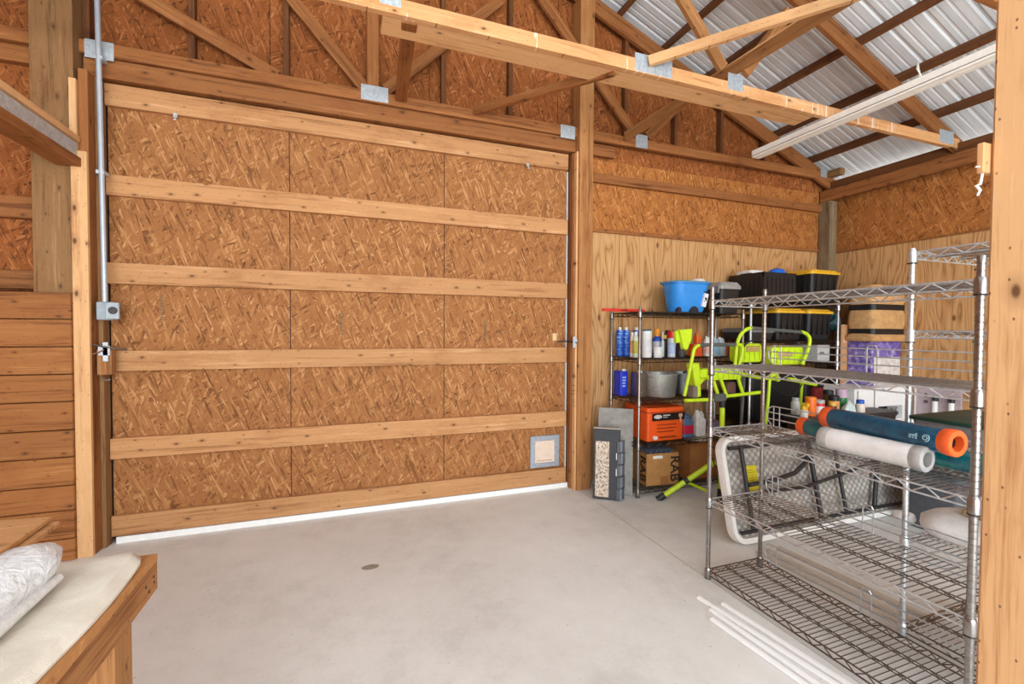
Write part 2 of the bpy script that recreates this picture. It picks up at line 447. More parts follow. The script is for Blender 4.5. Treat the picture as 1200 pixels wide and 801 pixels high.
# pet flap
pf = thing('pet_flap', 'small metal framed pet flap low in the big wooden door', 'pet door', (1.78, DY, .2))
mb = MB()
for a in ((1.632, 1.682, .21, .515), (1.885, 1.935, .21, .515), (1.682, 1.885, .21, .255), (1.682, 1.885, .465, .515)): mb.box(a[0], a[1], DY - .022, DY - .001, a[2], a[3])
mb.build('frame', metal('pet_flap_frame', (176, 182, 192), .5, .6), pf, bev=.004)
MB().box(1.682, 1.885, DY - .014, DY - .006, .255, .465).build('flap', plain((226, 204, 184), .55, noise=.03), pf)
mb = MB(); mb.box(1.70, 1.86, DY - .017, DY - .014, .272, .278); mb.build('flap_crease', plain((176, 146, 128), .6), pf)
for u, v in ((205, 137), (619, 195)):
    p = atY(u, v, RY0 - .008)
    hk = MB().box(p.x - .012, p.x + .012, RY0 - .003, RY0, p.z, p.z + .03).build('hook_plate', M['galv'], dr)
    MB().tube([(p.x, RY0, p.z + .012), (p.x, RY0 - .012, p.z + .012), (p.x, RY0 - .014, p.z - .008), (p.x + .008, RY0 - .014, p.z - .018), (p.x - .006, RY0 - .014, p.z - .022)], .004, 6).build('hook', M['galv'], hk)

# ------------------------------------------------------------------ posts and wall framing
def post(name, label, x0, x1, y0, y1, z0, z1, mat, grain='z'):
    o = boxb(name, x0, x1, y0, y1, z0, z1, mat, bev=.004, grain=grain); return tag(o, label, 'post')
p = thing('support_post', 'tall wooden support post between the big door and the storage corner', 'post', (2.11, 3.86, 0))
boxb('post', 2.05, 2.195, 3.79, D - .02, 0, 4.62, M['stud'], p, grain='z')
boxb('jamb_board', 2.015, 2.05, 3.87, D - .02, 0, 3.19, M['frame'], p, grain='zx')
boxb('jamb_strip', 2.03, 2.05, 3.81, 3.865, 0, 3.19, M['pale'], p, grain='z')
p = thing('support_post', 'grey weathered corner post where back and right walls meet', 'post', (5.48, 3.88, 0))
boxb('post', 5.415, 5.545, 3.81, D - .02, 0, 3.085, M['corner'], p, grain='z')
p = thing('support_post', 'thick weathered post beside the grey conduit, left of the door', 'post', (-1.76, 3.85, 0))
boxb('post', -1.868, -1.65, 3.77, D - .02, 0, 4.3, M['grey'], p, grain='z')
p = thing('door_jamb', 'pale wooden jamb board left of the big door below the beam', 'jamb', (-1.61, 3.8, 0))
boxb('jamb_board', -1.662, -1.578, 3.745, 3.772, 0, 2.66, M['pale'], p, grain='z')
boxb('upper_strip', -1.665, -1.628, 3.745, 3.772, 2.66, 3.12, M['pale'], p, grain='z')
boxb('side_board', -1.628, -1.578, 3.772, D - .012, 0, 3.2, M['frame'], p, grain='zx')
boxb('stop_board', -1.578, -1.552, 3.86, D - .012, 0, 3.2, M['grey'], p, grain='zx')
# foreground post
p = thing('support_post', 'close yellow pine post at the right edge of the view', 'post', (1.53, .57, 0))
boxb('post', 1.46, 1.60, .44, .64, 0, 4.9, M['pale'], p, grain='zx', bev=.006)
boxb('block', 1.436, 1.57, .642, .656, 1.898, 1.970, M['pale'], p, grain='z')
MB().tube([(1.446, .648, 1.90), (1.442, .65, 1.872), (1.430, .652, 1.868), (1.442, .65, 1.858), (1.437, .652, 1.845)], .0026, 6).build('string', M['white'], p)
MB().tube([(1.446, .648, 1.915), (1.426, .652, 1.912)], .002, 5).build('string', M['white'], p)

# framing over the door and along the back wall
def lumber(name, label, cat, *a, group=None, **k):
    o = boxb(name, *a, **k); return tag(o, label, cat, group)
lumber('header_board', 'long wooden header board directly above the big door', 'header', -1.64, 2.05, D - .09, D - .015, 3.205, 3.333, M['frame'])
lumber('header_block', 'short block under the truss right of the centre post', 'block', 2.195, 2.50, D - .06, D - .024, 3.22, 3.33, M['frame'])
lumber('girt_board', 'horizontal girt on flake board high right of the centre post', 'girt', 2.195, 5.413, D - .06, D - .024, 2.965, 3.05, M['frame'])
lumber('girt_board', 'upper girt crossing the weathered post left of the conduit', 'girt', -4.15, -1.868, D - .07, D - .001, 3.395, 3.45, M['frame'])
lumber('girt_board', 'wide girt just below the top girt left of the weathered post', 'girt', -4.15, -1.868, D - .06, D - .001, 3.235, 3.385, M['frame'])
lumber('girt_board', 'low girt just above the plank partition on the left', 'girt', -4.15, -1.868, D - .06, D - .001, 1.77, 1.89, M['frame'])
lumber('girt_board', 'dark shadowed girt under the steel clad beam', 'girt', -4.15, -1.868, D - .06, D - .001, 2.23, 2.37, M['frame'])
# plank partition
pp = thing('stall_partition', 'half height partition of nine stacked wooden planks', 'partition', (-2.4, 3.73, 0))
zz = [.0, .147, .332, .495, .679, .856, 1.04, 1.217, 1.393, 1.569, 1.742]
for a, b in zip(zz, zz[1:]):
    boxb('plank', -4.15, -1.663, 3.72, 3.757, a + .003, b - .003, M['plank'], pp, bev=.004)
# beam on the left with a steel strap
bm = thing('stall_beam', 'wooden beam with galvanised steel side running toward the viewer', 'beam', (-1.69, 2.6, 2.55))
boxb('top_board', -1.74, -1.61, 1.2, 3.745, 2.712, 2.75, M['pale'], bm, grain='yflat')
boxb('steel_track', -1.70, -1.625, 1.2, 3.745, 2.618, 2.708, M['galv'], bm, grain='y')
boxb('lower_board', -1.74, -1.605, 1.2, 3.745, 2.555, 2.612, M['frame'], bm, grain='y')
# wall plate on the right wall
pl = thing('wall_plate', 'double wooden beam along the top of the right wall', 'beam', (5.55, 0, 3.08))
boxb('lower_beam', 5.415, 5.46, -4.1, D - .03, 3.085, 3.215, M['frame'], pl, grain='y')
boxb('upper_beam', 5.47, 5.60, -4.1, D - .03, 3.12, 3.32, M['brown'], pl, grain='y')

# ------------------------------------------------------------------ roof trusses
HEEL = 5.55
def plate(u0, u1, v0, v1, y, par):
    a = atY(u0, v1, y); b = atY(u1, v0, y)
    gp(a.x, b.x, a.z, b.z, y, par)
def gp(x0, x1, z0, z1, y, par):
    zm = (z0 + z1) / 2
    if z1 - z0 > .13: z0, z1 = zm - .06, zm + .06
    mb = MB(); mb.box(x0, x1, y, y + .002, z0, z1)
    n = max(3, int((x1 - x0) / .016))
    for i in range(n):
        x = x0 + (i + .5) * (x1 - x0) / n; mb.box(x - .003, x + .003, y - .004, y, z0 + .006, z1 - .006)
    mb.build('gusset_plate', M['galv'], par)
def chords(t, y, zb, mat, w=.14, left=-1.0, matb=None):
    matb = matb or mat
    up = (RS, 0, 1)
    # top chords: top face on the roof line
    n = Vector((RS, 0, 1)).normalized()
    def topc(x0, x1):
        a = Vector((x0, y, topz(x0))) ; b = Vector((x1, y, topz(x1)))
        nn = n if x0 + x1 > 2 * RIDGE else Vector((-RS, 0, 1)).normalized()
        off = nn * (w / 2)
        board('top_chord', a - off, b - off, w, .038, nn, mat, t)
    topc(RIDGE, HEEL + .35); topc(2 * RIDGE - HEEL - .35, RIDGE)
    board('bottom_chord', (2 * RIDGE - HEEL, y, zb + .0445), (HEEL - .05, y, zb + .0445), .089, .042, (0, 0, 1), matb, t)
def web(t, p0, p1, mat, w=.089, name='web'):
    return board(name, p0, p1, w, .034, Vector((0, 1, 0)).cross(Vector(p1) - Vector(p0)), mat, t)
Y1 = 3.865
t1 = thing('roof_truss', 'gable roof truss fixed flat against the flake board end wall', 'truss', (RIDGE, Y1, 3.335), 'roof trusses')
chords(t1, Y1, 3.337, M['frame'])
for (u0, v0, u1, v1) in ((150, -14, 325, 90), (320, -28, 428, 105), (437, 103, 437, -20), (587, 0, 452, 106), (612, -35, 744, 158), (860, 60, 758, 160)):
    web(t1, atY(u0, v0, Y1), atY(u1, v1, Y1), M['frame'])
for x in (-1.63, -1.03, -.42, .79, 1.40, 2.62, 3.23, 3.84, 4.45):
    boxb('gable_stud', x - .019, x + .019, 3.89, D - .005, 3.43, topz(x) - .02, M['brown'], t1, grain='z')
for u0, u1, v0, v1 in ((99, 133, 47, 70), (423, 455, 97, 122), (657, 674, 147, 162), (745, 759, 159, 172)):
    plate(u0, u1, v0, v1, Y1 - .022, t1)
gp(5.30, 5.40, 3.34, 3.50, Y1 - .022, t1)
bk = boxb('heel_block', 5.42, 5.50, 3.70, 3.84, 3.365, 3.44, M['grey'], t1, grain='yflat')

Y2 = 2.66
t2 = thing('roof_truss', 'free standing roof truss crossing above the door in front of the end wall', 'truss', (RIDGE, Y2, 3.27), 'roof trusses')
chords(t2, Y2, 3.272, M['frame'], matb=M['stained'])
for (a, b) in (((847, 80), (795, -8)), ((872, 85), (925, 14))):
    web(t2, atY(a[0], a[1], Y2), atY(b[0], b[1], Y2), M['stud'])
web(t2, (.21, Y2, 3.36), (RIDGE, Y2, 4.8), M['stud'])
plate(744, 788, 66, 88, Y2 - .022, t2); plate(853, 871, 88, 105, Y2 - .022, t2); plate(445, 470, -6, 3, Y2 - .022, t2)
gp(5.19, 5.40, 3.275, 3.425, Y2 - .022, t2)
Y3 = 1.44
t3 = thing('roof_truss', 'nearest roof truss high over the strip light', 'truss', (RIDGE, Y3, 3.27), 'roof trusses')
chords(t3, Y3, 3.272, M['frame'], matb=M['frame'])
web(t3, (2.745, Y3, 3.36), (1.2, Y3, 4.75), M['stud']); web(t3, (2.745, Y3, 3.36), (3.4, Y3, 4.1), M['stud'])
# lateral braces between trusses
def brace(label, p0, p1, w, t, mat, up=(0, 0, 1)):
    o = board('truss_brace', p0, p1, w, t, up, mat); tag(o, label, 'brace'); return o
brace('flat plank lying along the back of the free standing truss chord', (.2, 2.77, 3.292), (3.6, 2.77, 3.292), .17, .034, M['pale'], (0, 1, 0))
brace('diagonal brace rising from the end wall to the chord left of the splice plate', atY(556, 130, 3.84), atY(720, 83, 2.70), .06, .038, M['frame'])
brace('long double brace climbing over the chord toward the ridge, beside the strip light', atY(733, 160, 3.83), atY(1000, -6, 1.95), .085, .04, M['stud'])
brace('thin strip lying on the long double brace', atY(735, 156, 3.83), atY(1000, -16, 1.95), .012, .05, M['pale'])
brace('pale brace running up from the splice plate across the metal roof', atY(760, 72, 2.63), atY(1010, -8, 1.9), .065, .038, M['pale'])
brace('short steep brace from the chord down to the end wall above the door', atY(480, 24, 2.69), atY(470, 116, 3.83), .089, .038, M['frame'], (1, 0, 0))

# purlins
ORD = ['first', 'second', 'third', 'fourth', 'fifth', 'sixth', 'seventh', 'eighth', 'ninth', 'tenth']
for i, x in enumerate((5.16, 4.605, 4.085, 3.56, 3.04, 2.51, 1.95)):
    nn = Vector((RS, 0, 1)).normalized()
    c = Vector((x, 0, topz(x))) + nn * (PUR / 2 - .002)
    o = board('purlin', (c.x, -4.1, c.z), (c.x, D - .01, c.z), PUR - .006, .038, nn, M['brown'])
    tag(o, '%s roof purlin up from the right eave under the metal sheet' % ORD[i], 'purlin', 'roof purlins')
# strip light
sl = thing('strip_light', 'long white fluorescent strip light hung under the trusses', 'light fixture', (3.75, 2.2, 3.2))
mb = MB()
loops = []
for y in (.94, .955, 3.365, 3.38):
    k = .92 if y in (.94, 3.38) else 1
    loops.append([Vector((3.752 + x * k, y, 3.236 + z * k)) for x, z in ((-.052, -.026), (-.046, -.034), (-.004, -.034), (0, -.028), (.004, -.034), (.046, -.034), (.052, -.026), (.052, .03), (-.052, .03))])
mb.loft(loops).build('housing', plain((244, 241, 234), .4, noise=.02), sl)
mb = MB(); mb.box(3.695, 3.701, .95, 3.37, 3.212, 3.216); mb.build('lens_seam', plain((120, 116, 110), .6), sl)
MB().tube([(3.72, 2.0, 3.266), (3.70, 2.02, 3.33), (3.76, 2.05, 3.40), (3.80, 2.06, 3.35), (3.79, 2.05, 3.266)], .004, 6).build('cable', M['white'], sl)
for y in (1.44, 2.66): MB().box(3.71, 3.79, y - .02, y + .02, 3.266, 3.274).build('bracket', M['galv'], sl)

# conduit, junction box, latch
cd = thing('electrical_conduit', 'grey conduit pipe running down to an outlet box beside the door', 'conduit', (-1.52, 3.8, 1.56))
MB().tube([(-1.536, 3.80, 4.3), (-1.516, 3.80, 1.69)], .0155, 14).build('pipe', plain((176, 184, 194), .4, .3, noise=.03), cd, smooth=True)
for z in (2.55, 3.3): MB().box(-1.55, -1.505, 3.79, 3.858, z - .012, z + .012).build('strap', M['galv'], cd)
ob = boxb('outlet_box', -1.556, -1.462, 3.775, 3.855, 1.568, 1.69, plain((150, 160, 166), .45, .2), cd, bev=.006, grain='z')
boxb('cover', -1.50, -1.425, 3.757, 3.775, 1.575, 1.685, plain((164, 174, 180), .45, .2), cd, bev=.004, grain='z')
MB().lathe([(.024, 0), (.024, .012), (.018, .016)], 14, Matrix.Translation((-1.455, 3.757, 1.632)) @ Matrix.Rotation(PI / 2, 4, 'X')).build('socket', plain((60, 54, 52), .5), cd)
lt = thing('door_latch', 'rusty steel latch on a wood block under the outlet box', 'latch', (-1.52, 3.83, 1.2))
boxb('block', -1.565, -1.485, 3.80, 3.86, 1.20, 1.37, M['stud'], lt, grain='z')
mb = MB(); mb.box(-1.555, -1.49, 3.79, 3.80, 1.33, 1.395); mb.box(-1.53, -1.50, 3.79, 3.80, 1.29, 1.42); mb.build('plate', M['galv'], lt, bev=.002)
MB().tube([(-1.59, 3.785, 1.42), (-1.575, 3.78, 1.405), (-1.52, 3.78, 1.39), (-1.45, 3.80, 1.375), (-1.41, 3.83, 1.37)], .006, 8).build('bolt', metal('rusted_bolt', (120, 112, 106), .5), lt)
MB().tube([(-1.52, 3.786, 1.37), (-1.55, 3.775, 1.35), (-1.60, 3.78, 1.335), (-1.62, 3.79, 1.32)], .004, 8).build('pin', plain((140, 92, 62), .6), lt)
MB().tube([(-1.53, 3.80, 1.19), (-1.53, 3.785, 1.18), (-1.51, 3.782, 1.165), (-1.49, 3.79, 1.17)], .006, 8).build('hook', M['dchrome'], lt)
lt = thing('door_latch', 'small steel hasp on the right edge of the big door', 'latch', (2.0, 3.86, 1.41))
mb = MB(); mb.box(2.012, 2.048, 3.80, 3.808, 1.385, 1.44); mb.box(2.0, 2.03, 3.795, 3.803, 1.355, 1.46); mb.build('plate', M['galv'], lt, bev=.002)
MB().tube([(1.90, 3.905, 1.41), (1.93, 3.90, 1.415), (1.98, 3.87, 1.415), (2.03, 3.795, 1.405), (2.045, 3.79, 1.40)], .007, 8).build('bolt', metal('hasp_bolt', (90, 86, 84), .45), lt)
MB().box(1.862, 1.905, DY - .006, DY - .001, 1.42, 1.49).build('wear_patch', plain((218, 184, 134), .7), lt)
# mill stamps on the door panels
for i, (u, v0, v1) in enumerate(((190, 345, 378), (401, 364, 392), (569, 375, 402))):
    a = atY(u, v0, DY - .001); b = atY(u, v1, DY - .001); mb = MB(); z = b.z
    while z < a.z:
        hgt = random.uniform(.006, .016); mb.box(a.x - .012, a.x + random.uniform(0, .012), DY - .0012, DY - .0004, z, z + hgt); z += hgt + .006
    o = mb.build('panel_stamp', plain((112, 92, 62), .8), dr)

# ------------------------------------------------------------------ wire shelving
def shelf_mesh(x0, x1, y0, y1, z, long_axis='y', r=.0034, pitch=.0254, side=.032):
    edge_ = MB(); mb = edge_
    for zz_ in (z, z - side):
        mb.tube([(x0, y0, zz_), (x1, y0, zz_)], r + .0006, 6); mb.tube([(x0, y1, zz_), (x1, y1, zz_)], r + .0006, 6)
        mb.tube([(x0, y0, zz_), (x0, y1, zz_)], r + .0006, 6); mb.tube([(x1, y0, zz_), (x1, y1, zz_)], r + .0006, 6)
    def zig(a, b):
        a = Vector(a); b = Vector(b); n = max(4, int(round((b - a).length / .05))) ; n += n % 2
        pts = []
        for k in range(n + 1):
            p = a.lerp(b, k / n); p.z -= 0 if k % 2 else side; pts.append(p)
        mb.tube(pts, r * .85, 5)
    zig((x0, y0, z), (x1, y0, z)); zig((x0, y1, z), (x1, y1, z)); zig((x0, y0, z), (x0, y1, z)); zig((x1, y0, z), (x1, y1, z))
    mb = MB()
    if long_axis == 'y':
        n = int((y1 - y0) / pitch)
        for k in range(1, n): y = y0 + (y1 - y0) * k / n; mb.tube([(x0, y, z + .003), (x1, y, z + .003)], r * .66, 5)
        for f in (.33, .67):
            x = x0 + (x1 - x0) * f; mb.tube([(x, y0, z - .001), (x, y1, z - .001)], r * .8, 5); mb.tube([(x, y0, z - .014), (x, y1, z - .014)], r * .8, 5)
            n2 = int((y1 - y0) / .05); mb.tube([(x, y0 + (y1 - y0) * k / n2, z - (.001 if k % 2 else .014)) for k in range(n2 + 1)], r * .7, 4)
    else:
        n = int((x1 - x0) / pitch)
        for k in range(1, n): x = x0 + (x1 - x0) * k / n; mb.tube([(x, y0, z + .003), (x, y1, z + .003)], r * .66, 5)
        for f in (.33, .67):
            y = y0 + (y1 - y0) * f; mb.tube([(x0, y, z - .001), (x1, y, z - .001)], r * .8, 5); mb.tube([(x0, y, z - .014), (x1, y, z - .014)], r * .8, 5)
    return edge_, mb
def post_mesh(x, y, z1, r=.0127, groove=.0254):
    prof = [(r * .7, .0), (r, .004)]
    z = .05
    if groove:
        while z < z1 - .02:
            prof += [(r, z), (r * .86, z + .0015), (r * .86, z + .003), (r, z + .0045)]; z += groove
    prof += [(r, z1 - .004), (r * .8, z1)]
    return MB().lathe(prof, 14, Matrix.Translation((x, y, 0)))
def collar_mesh(x, y, z, r=.0127):
    return MB().lathe([(r + .001, -.052), (r + .006, -.05), (r + .0065, -.004), (r + .004, .006), (r + .002, .01)], 14, Matrix.Translation((x, y, z)))
def shelf_unit(name, label, x0, x1, y0, y1, zs, top, axis, mat, pmat, ledge_x=None, ledges=(), groove=.0254):
    t = thing(name, label, 'shelving unit', ((x0 + x1) / 2, (y0 + y1) / 2, 0), 'wire shelving units')
    for x in (x0, x1):
        for y in (y0, y1):
            po = post_mesh(x, y, top, groove=groove).build('post', pmat, t, smooth=True)
            MB().lathe([(.018, 0), (.018, .012), (.011, .02)], 12, Matrix.Translation((x, y, 0))).build('foot', M['dchrome'], po, smooth=True)
            for z in zs:
                collar_mesh(x, y, z).build('collar', pmat, po, smooth=True)
                MB().lathe([(.0185, -.056), (.0198, -.054), (.0185, -.051)], 12, Matrix.Translation((x, y, z))).build('clip', M['black'], po)
    for i, z in enumerate(zs):
        e_, d_ = shelf_mesh(x0, x1, y0, y1, z, axis)
        s = e_.build('shelf', mat if i else M['dark_reflection_wire'], t) if mat is not M['black_wire'] else e_.build('shelf', mat, t); d_.build('deck', (M['dark_reflection_wire'] if i < 2 else M['dchrome']) if mat is not M['black_wire'] else mat, s)
        if i in ledges:
            mb = MB(); lx = x1 - .006; a, b = y0 + .02, y1 - .05
            h = .125
            for dz in (.045, .085, h):
                mb.tube([(lx, a, z + dz), (lx, b - (.02 if dz == h else .0), z + dz)], .0036, 6)
            mb.tube([(lx, b - .03, z + h), (lx, b - .005, z + h - .012), (lx, b + .012, z + h / 2 + .02), (lx, b + .006, z + .035), (lx, b - .02, z + .008)], .0036, 6)
            for yy in (b - .035, b - .075, (a + b) / 2 + .02, (a + b) / 2 - .03, a + .06):
                mb.tube([(lx, yy, z), (lx, yy, z + h)], .0034, 6)
            mb.tube([(lx, (a + b) / 2 + .02, z + h), (lx, (a + b) / 2 + .012, z + h + .016), (lx, (a + b) / 2 - .02, z + h + .016), (lx, (a + b) / 2 - .03, z + h)], .0034, 6)
            mb.build('ledge', mat, s)
    return t
U1 = (2.085, 2.51, .93, 2.168)
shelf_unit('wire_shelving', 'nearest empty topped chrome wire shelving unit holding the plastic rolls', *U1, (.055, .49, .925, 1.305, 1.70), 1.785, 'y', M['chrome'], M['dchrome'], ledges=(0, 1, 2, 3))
shelf_unit('wire_shelving', 'tall chrome wire shelving unit mostly hidden behind the close pine post', 2.60, 3.16, .22, 1.418, (.06, .50, 1.0, 1.52, 1.905), 1.925, 'y', M['chrome'], M['chrome'])
shelf_unit('wire_shelving', 'dark wire shelving unit beside the centre post holding cans and cases', 2.485, 3.70, 3.44, 3.90, (.07, .485, .882, 1.262, 1.69), 1.735, 'x', M['black_wire'], M['dchrome'], groove=0)
shelf_unit('wire_shelving', 'chrome wire shelving unit in the back corner holding yellow lidded totes', 3.80, 5.06, 3.44, 3.90, (.07, .60, 1.19, 1.42, 1.805), 1.86, 'x', M['black_wire'], M['chrome'], groove=0)

# ------------------------------------------------------------------ rolls on the near unit
def axis_frame(a, b):
    a = Vector(a); d = (Vector(b) - a).normalized(); x = d.orthogonal().normalized(); return frame(a, x, d.cross(x)), (Vector(b) - a).length
def roll(name, label, a, b, r, col, capcol, capmat=True, rough=.25):
    mt, L = axis_frame(a, b); t = thing(name, label, 'roll', ((Vector(a) + Vector(b)) / 2) - Vector((0, 0, r)), 'plastic film rolls')
    n = 28
    prof = [(r * .96, .040), (r, .046)] + [(r * (1 + random.uniform(-.012, .008)), .06 + (L - .12) * k / 10) for k in range(1, 10)] + [(r, L - .046), (r * .96, L - .040)]
    body = MB().lathe(prof, n, mt).build('film', col, t, smooth=True)
    for z0, sgn in ((0, 1), (L, -1)):
        pr = [(r * .62, 0), (r * 1.0, 0), (r * 1.06, .004), (r * 1.06, .03), (r * 1.0, .046), (r * .62, .046), (r * .6, .02)]
        loops = [(q, z0 + sgn * zq) for q, zq in pr]; loops.append(loops[0])
        MB().lathe(loops, n, mt, cap=False).build('end_cap', capcol, t, smooth=True)
        MB().lathe([(r * .63, z0 + sgn * .01), (r * .60, z0 + sgn * .036), (r * .3, z0 + sgn * .038), (.001, z0 + sgn * .038)], n, mt, cap=False).build('core', plain((40, 30, 26), .7) if capmat else plain((96, 95, 94), .6), t)
    return t, mt, L
def film(name, a, b, rough=.22):
    t = NT(name); v = t.coord(); f, _ = t.noise(t.mapping(v, (3, 3, 3)), 3, 5, .65, 1.5); f2, _ = t.noise(v, 30, 3)
    t.color(t.ramp(t.math('ADD', t.math('MULTIPLY', f, .8), t.math('MULTIPLY', f2, .2)), [(.36, a), (.66, b)])); t.set(Roughness=rough); t.b.inputs['Coat Weight'].default_value = .4; t.b.inputs['Coat Roughness'].default_value = .15
    t.bump(f2, .2, .004)
    return t.m
orange = plain((238, 96, 36), .45, noise=.04)
teal = film('teal_film', (0, 58, 92), (6, 96, 128)); teal2 = film('teal_film_green', (2, 66, 92), (10, 128, 120)); clear = film('white_film', (236, 236, 236), (252, 252, 252), .3)
SZ = .925 + .006
t, mt, L = roll('film_roll', 'upper long teal plastic roll with orange end caps', (2.378, 1.665, SZ + .138), (2.30, 1.08, SZ + .138), .052, teal, orange)
def on_roll(r, ang, z): return mt @ Vector((r * math.cos(ang), r * math.sin(ang), z))
# pale swirl marks printed on the teal roll
best = max(range(60), key=lambda k: (CAM - on_roll(.052, 2 * PI * k / 60, L * .9)).normalized().dot((on_roll(.052, 2 * PI * k / 60, L * .9) - on_roll(0, 0, L * .9)).normalized()))
a0 = 2 * PI * best / 60
mb = MB(); mk = plain((160, 206, 220), .5)
for k in range(3): mb.tube([on_roll(.0535, a0 + .22 * (j - 3) / 3, L - .115 - .006 * (j % 2) - .012 * k * (j > 2)) for j in range(7)], .0022, 5)
mb.tube([on_roll(.0535, a0 + .30 * math.cos(q) * (1 - q / 14), L - .082 + .016 * math.sin(q) * (1 - q / 14)) for q in [k * .5 for k in range(22)]], .002, 5)
mb.build('printed_mark', mk, t)
roll('film_roll', 'lower long teal plastic roll lying at the back of the shelf', (2.452, 1.86, SZ + .048), (2.40, .86, SZ + .048), .046, teal2, orange)
wr_t, wmt, wl_ = roll('film_roll', 'clear white plastic roll with grey core at the front of the rolls', (2.262, 1.60, SZ + .054), (2.272, 1.165, SZ + .054), .052, clear, plain((176, 174, 172), .4), False)

# ------------------------------------------------------------------ generic containers
def rb(name, x0, x1, y0, y1, z0, z1, mat, par=None, r=.015, taper=0., bev=0):
    cx, cy = (x0 + x1) / 2, (y0 + y1) / 2; w, d = x1 - x0, y1 - y0
    return MB().loft([rloop(cx, cy, z0, w - taper, d - taper, r), rloop(cx, cy, z1, w, d, r)]).build(name, mat, par, bev=bev, smooth=True)
def bottle(name, label, cat, x, y, z, r, h, body, cap=None, neck=.45, caph=.14, band=None, shape='round', group=None, spray=False):
    t = thing(name, label, cat, (x, y, z), group)
    bh = h * (1 - caph)
    if shape == 'round':
        pr = [(r * .94, 0), (r, r * .12), (r, bh * .82), (r * .92, bh * .88), (r * neck * 1.05, bh * .97), (r * neck, bh)]
        MB().lathe(pr, 18, Matrix.Translation((x, y, z))).build('body', body, t, smooth=True)
    elif shape == 'can':
        pr = [(r * .97, 0), (r, .004), (r, bh - .006), (r * .96, bh), (r * .90, bh)]
        MB().lathe(pr, 20, Matrix.Translation((x, y, z))).build('body', body, t, smooth=True)
    else:
        MB().loft([rloop(x, y, z, r * 1.9, r * 1.3, r * .3), rloop(x, y, z + bh * .8, r * 2, r * 1.35, r * .3), rloop(x, y, z + bh * .93, r * 1.2, r * 1.0, r * .3), rloop(x, y, z + bh, r * neck * 2, r * neck * 2, r * neck)]).build('body', body, t, smooth=True)
    if cap: MB().lathe([(r * neck * 1.12, bh - .002), (r * neck * 1.12, h - .004), (r * neck, h)], 14, Matrix.Translation((x, y, z))).build('cap', cap, t, smooth=True)
    if band:
        if shape == 'flat': MB().loft([rloop(x, y, z + bh * .2, r * 2.02, r * 1.37, r * .3), rloop(x, y, z + bh * .68, r * 2.02, r * 1.37, r * .3)]).build('label', band, t)
        else: MB().lathe([(r * 1.008, bh * .18), (r * 1.012, bh * .2), (r * 1.012, bh * .72), (r * 1.008, bh * .74)], 20, Matrix.Translation((x, y, z)), cap=False).build('label', band, t, smooth=True)
    if spray:
        mb = MB(); mb.box(x - r * .35, x + r * .35, y - r * 1.3, y + r * .5, z + h - .004, z + h + .028); mb.box(x - r * .2, x + r * .2, y - r * 1.0, y - r * .6, z + h - .04, z + h)
        mb.build('trigger', cap, t, bev=.003)
    return t
def tote(name, label, x0, x1, y0, y1, z0, z1, lidmat, bodymat=None, group=None, ribs=True):
    bodymat = bodymat or M['black']; t = thing(name, label, 'tote', ((x0 + x1) / 2, (y0 + y1) / 2, z0), group)
    zl = z1 - .045; cx, cy = (x0 + x1) / 2, (y0 + y1) / 2; w, d = x1 - x0 - .03, y1 - y0 - .03
    mb = MB(); mb.loft([rloop(cx, cy, z0, w * .86, d * .86, .03), rloop(cx, cy, z0 + .02, w * .88, d * .88, .035), rloop(cx, cy, zl, w, d, .035)])
    if ribs:
        for k in range(4):
            x = x0 + (x1 - x0) * (.2 + .2 * k)
            mb.box(x - .010, x + .010, cy - d / 2 - .002, cy - d / 2 + .03, z0 + .06, zl - .004)
        for k in range(3):
            y = cy - d * .3 + d * .3 * k; mb.box(cx - w / 2 - .002, cx - w / 2 + .03, y - .01, y + .01, z0 + .06, zl - .004)
    mb.build('body', bodymat, t, smooth=True)
    MB().loft([rloop(cx, cy, zl - .006, x1 - x0, y1 - y0, .045), rloop(cx, cy, zl + .02, x1 - x0, y1 - y0, .045), rloop(cx, cy, zl + .026, x1 - x0 - .05, y1 - y0 - .05, .04), rloop(cx, cy, z1 - .004, x1 - x0 - .06, y1 - y0 - .06, .04), rloop(cx, cy, z1, x1 - x0 - .10, y1 - y0 - .10, .03)]).build('lid', lidmat, t, smooth=True)
    for x in (x0 + .005, x1 - .005):
        mb = MB(); mb.box(x - .012, x + .012, cy - .06, cy + .06, zl - .03, zl - .008); mb.build('latch', bodymat, t, bev=.004)
    return t
def jug(name, label, x, y, z, w, d, h, mat, capmat, band=None, rot=0):
    t = thing(name, label, 'jug', (x, y, z))
    MB().loft([rloop(x, y, z, w * .96, d * .96, .015, rot=rot), rloop(x, y, z + .01, w, d, .02, rot=rot), rloop(x, y, z + h * .62, w, d, .02, rot=rot), rloop(x - w * .14, y, z + h * .82, w * .55, d * .7, .02, rot=rot), rloop(x - w * .2, y, z + h * .92, w * .32, w * .32, w * .15, rot=rot)]).build('body', mat, t, smooth=True)
    MB().tube([(x + w * .40, y, z + h * .55), (x + w * .43, y, z + h * .80), (x + w * .25, y, z + h * .9), (x - w * .1, y, z + h * .86)], .011, 8).build('handle', mat, t, smooth=True)
    MB().lathe([(w * .17, 0), (w * .17, h * .09), (w * .14, h * .1)], 12, Matrix.Translation((x - w * .2, y, z + h * .9))).build('cap', capmat, t)
    if band: MB().loft([rloop(x, y, z + h * .14, w * 1.012, d * 1.012, .02, rot=rot), rloop(x, y, z + h * .5, w * 1.012, d * 1.012, .02, rot=rot)]).build('label', band, t)
    return t
def span(u0, u1, v, y):
    a = atY(u0, v, y); b = atY(u1, v, y); return a.x, b.x
def striped(name, base, mark, sc=(60, 60, 90), thr=.56):
    t = NT(name); v = t.coord(False); f, _ = t.noise(t.mapping(v, sc), 1, 2)
    t.color(t.ramp(f, [(thr - .02, base), (thr + .02, mark)])); t.set(Roughness=.4); return t.m

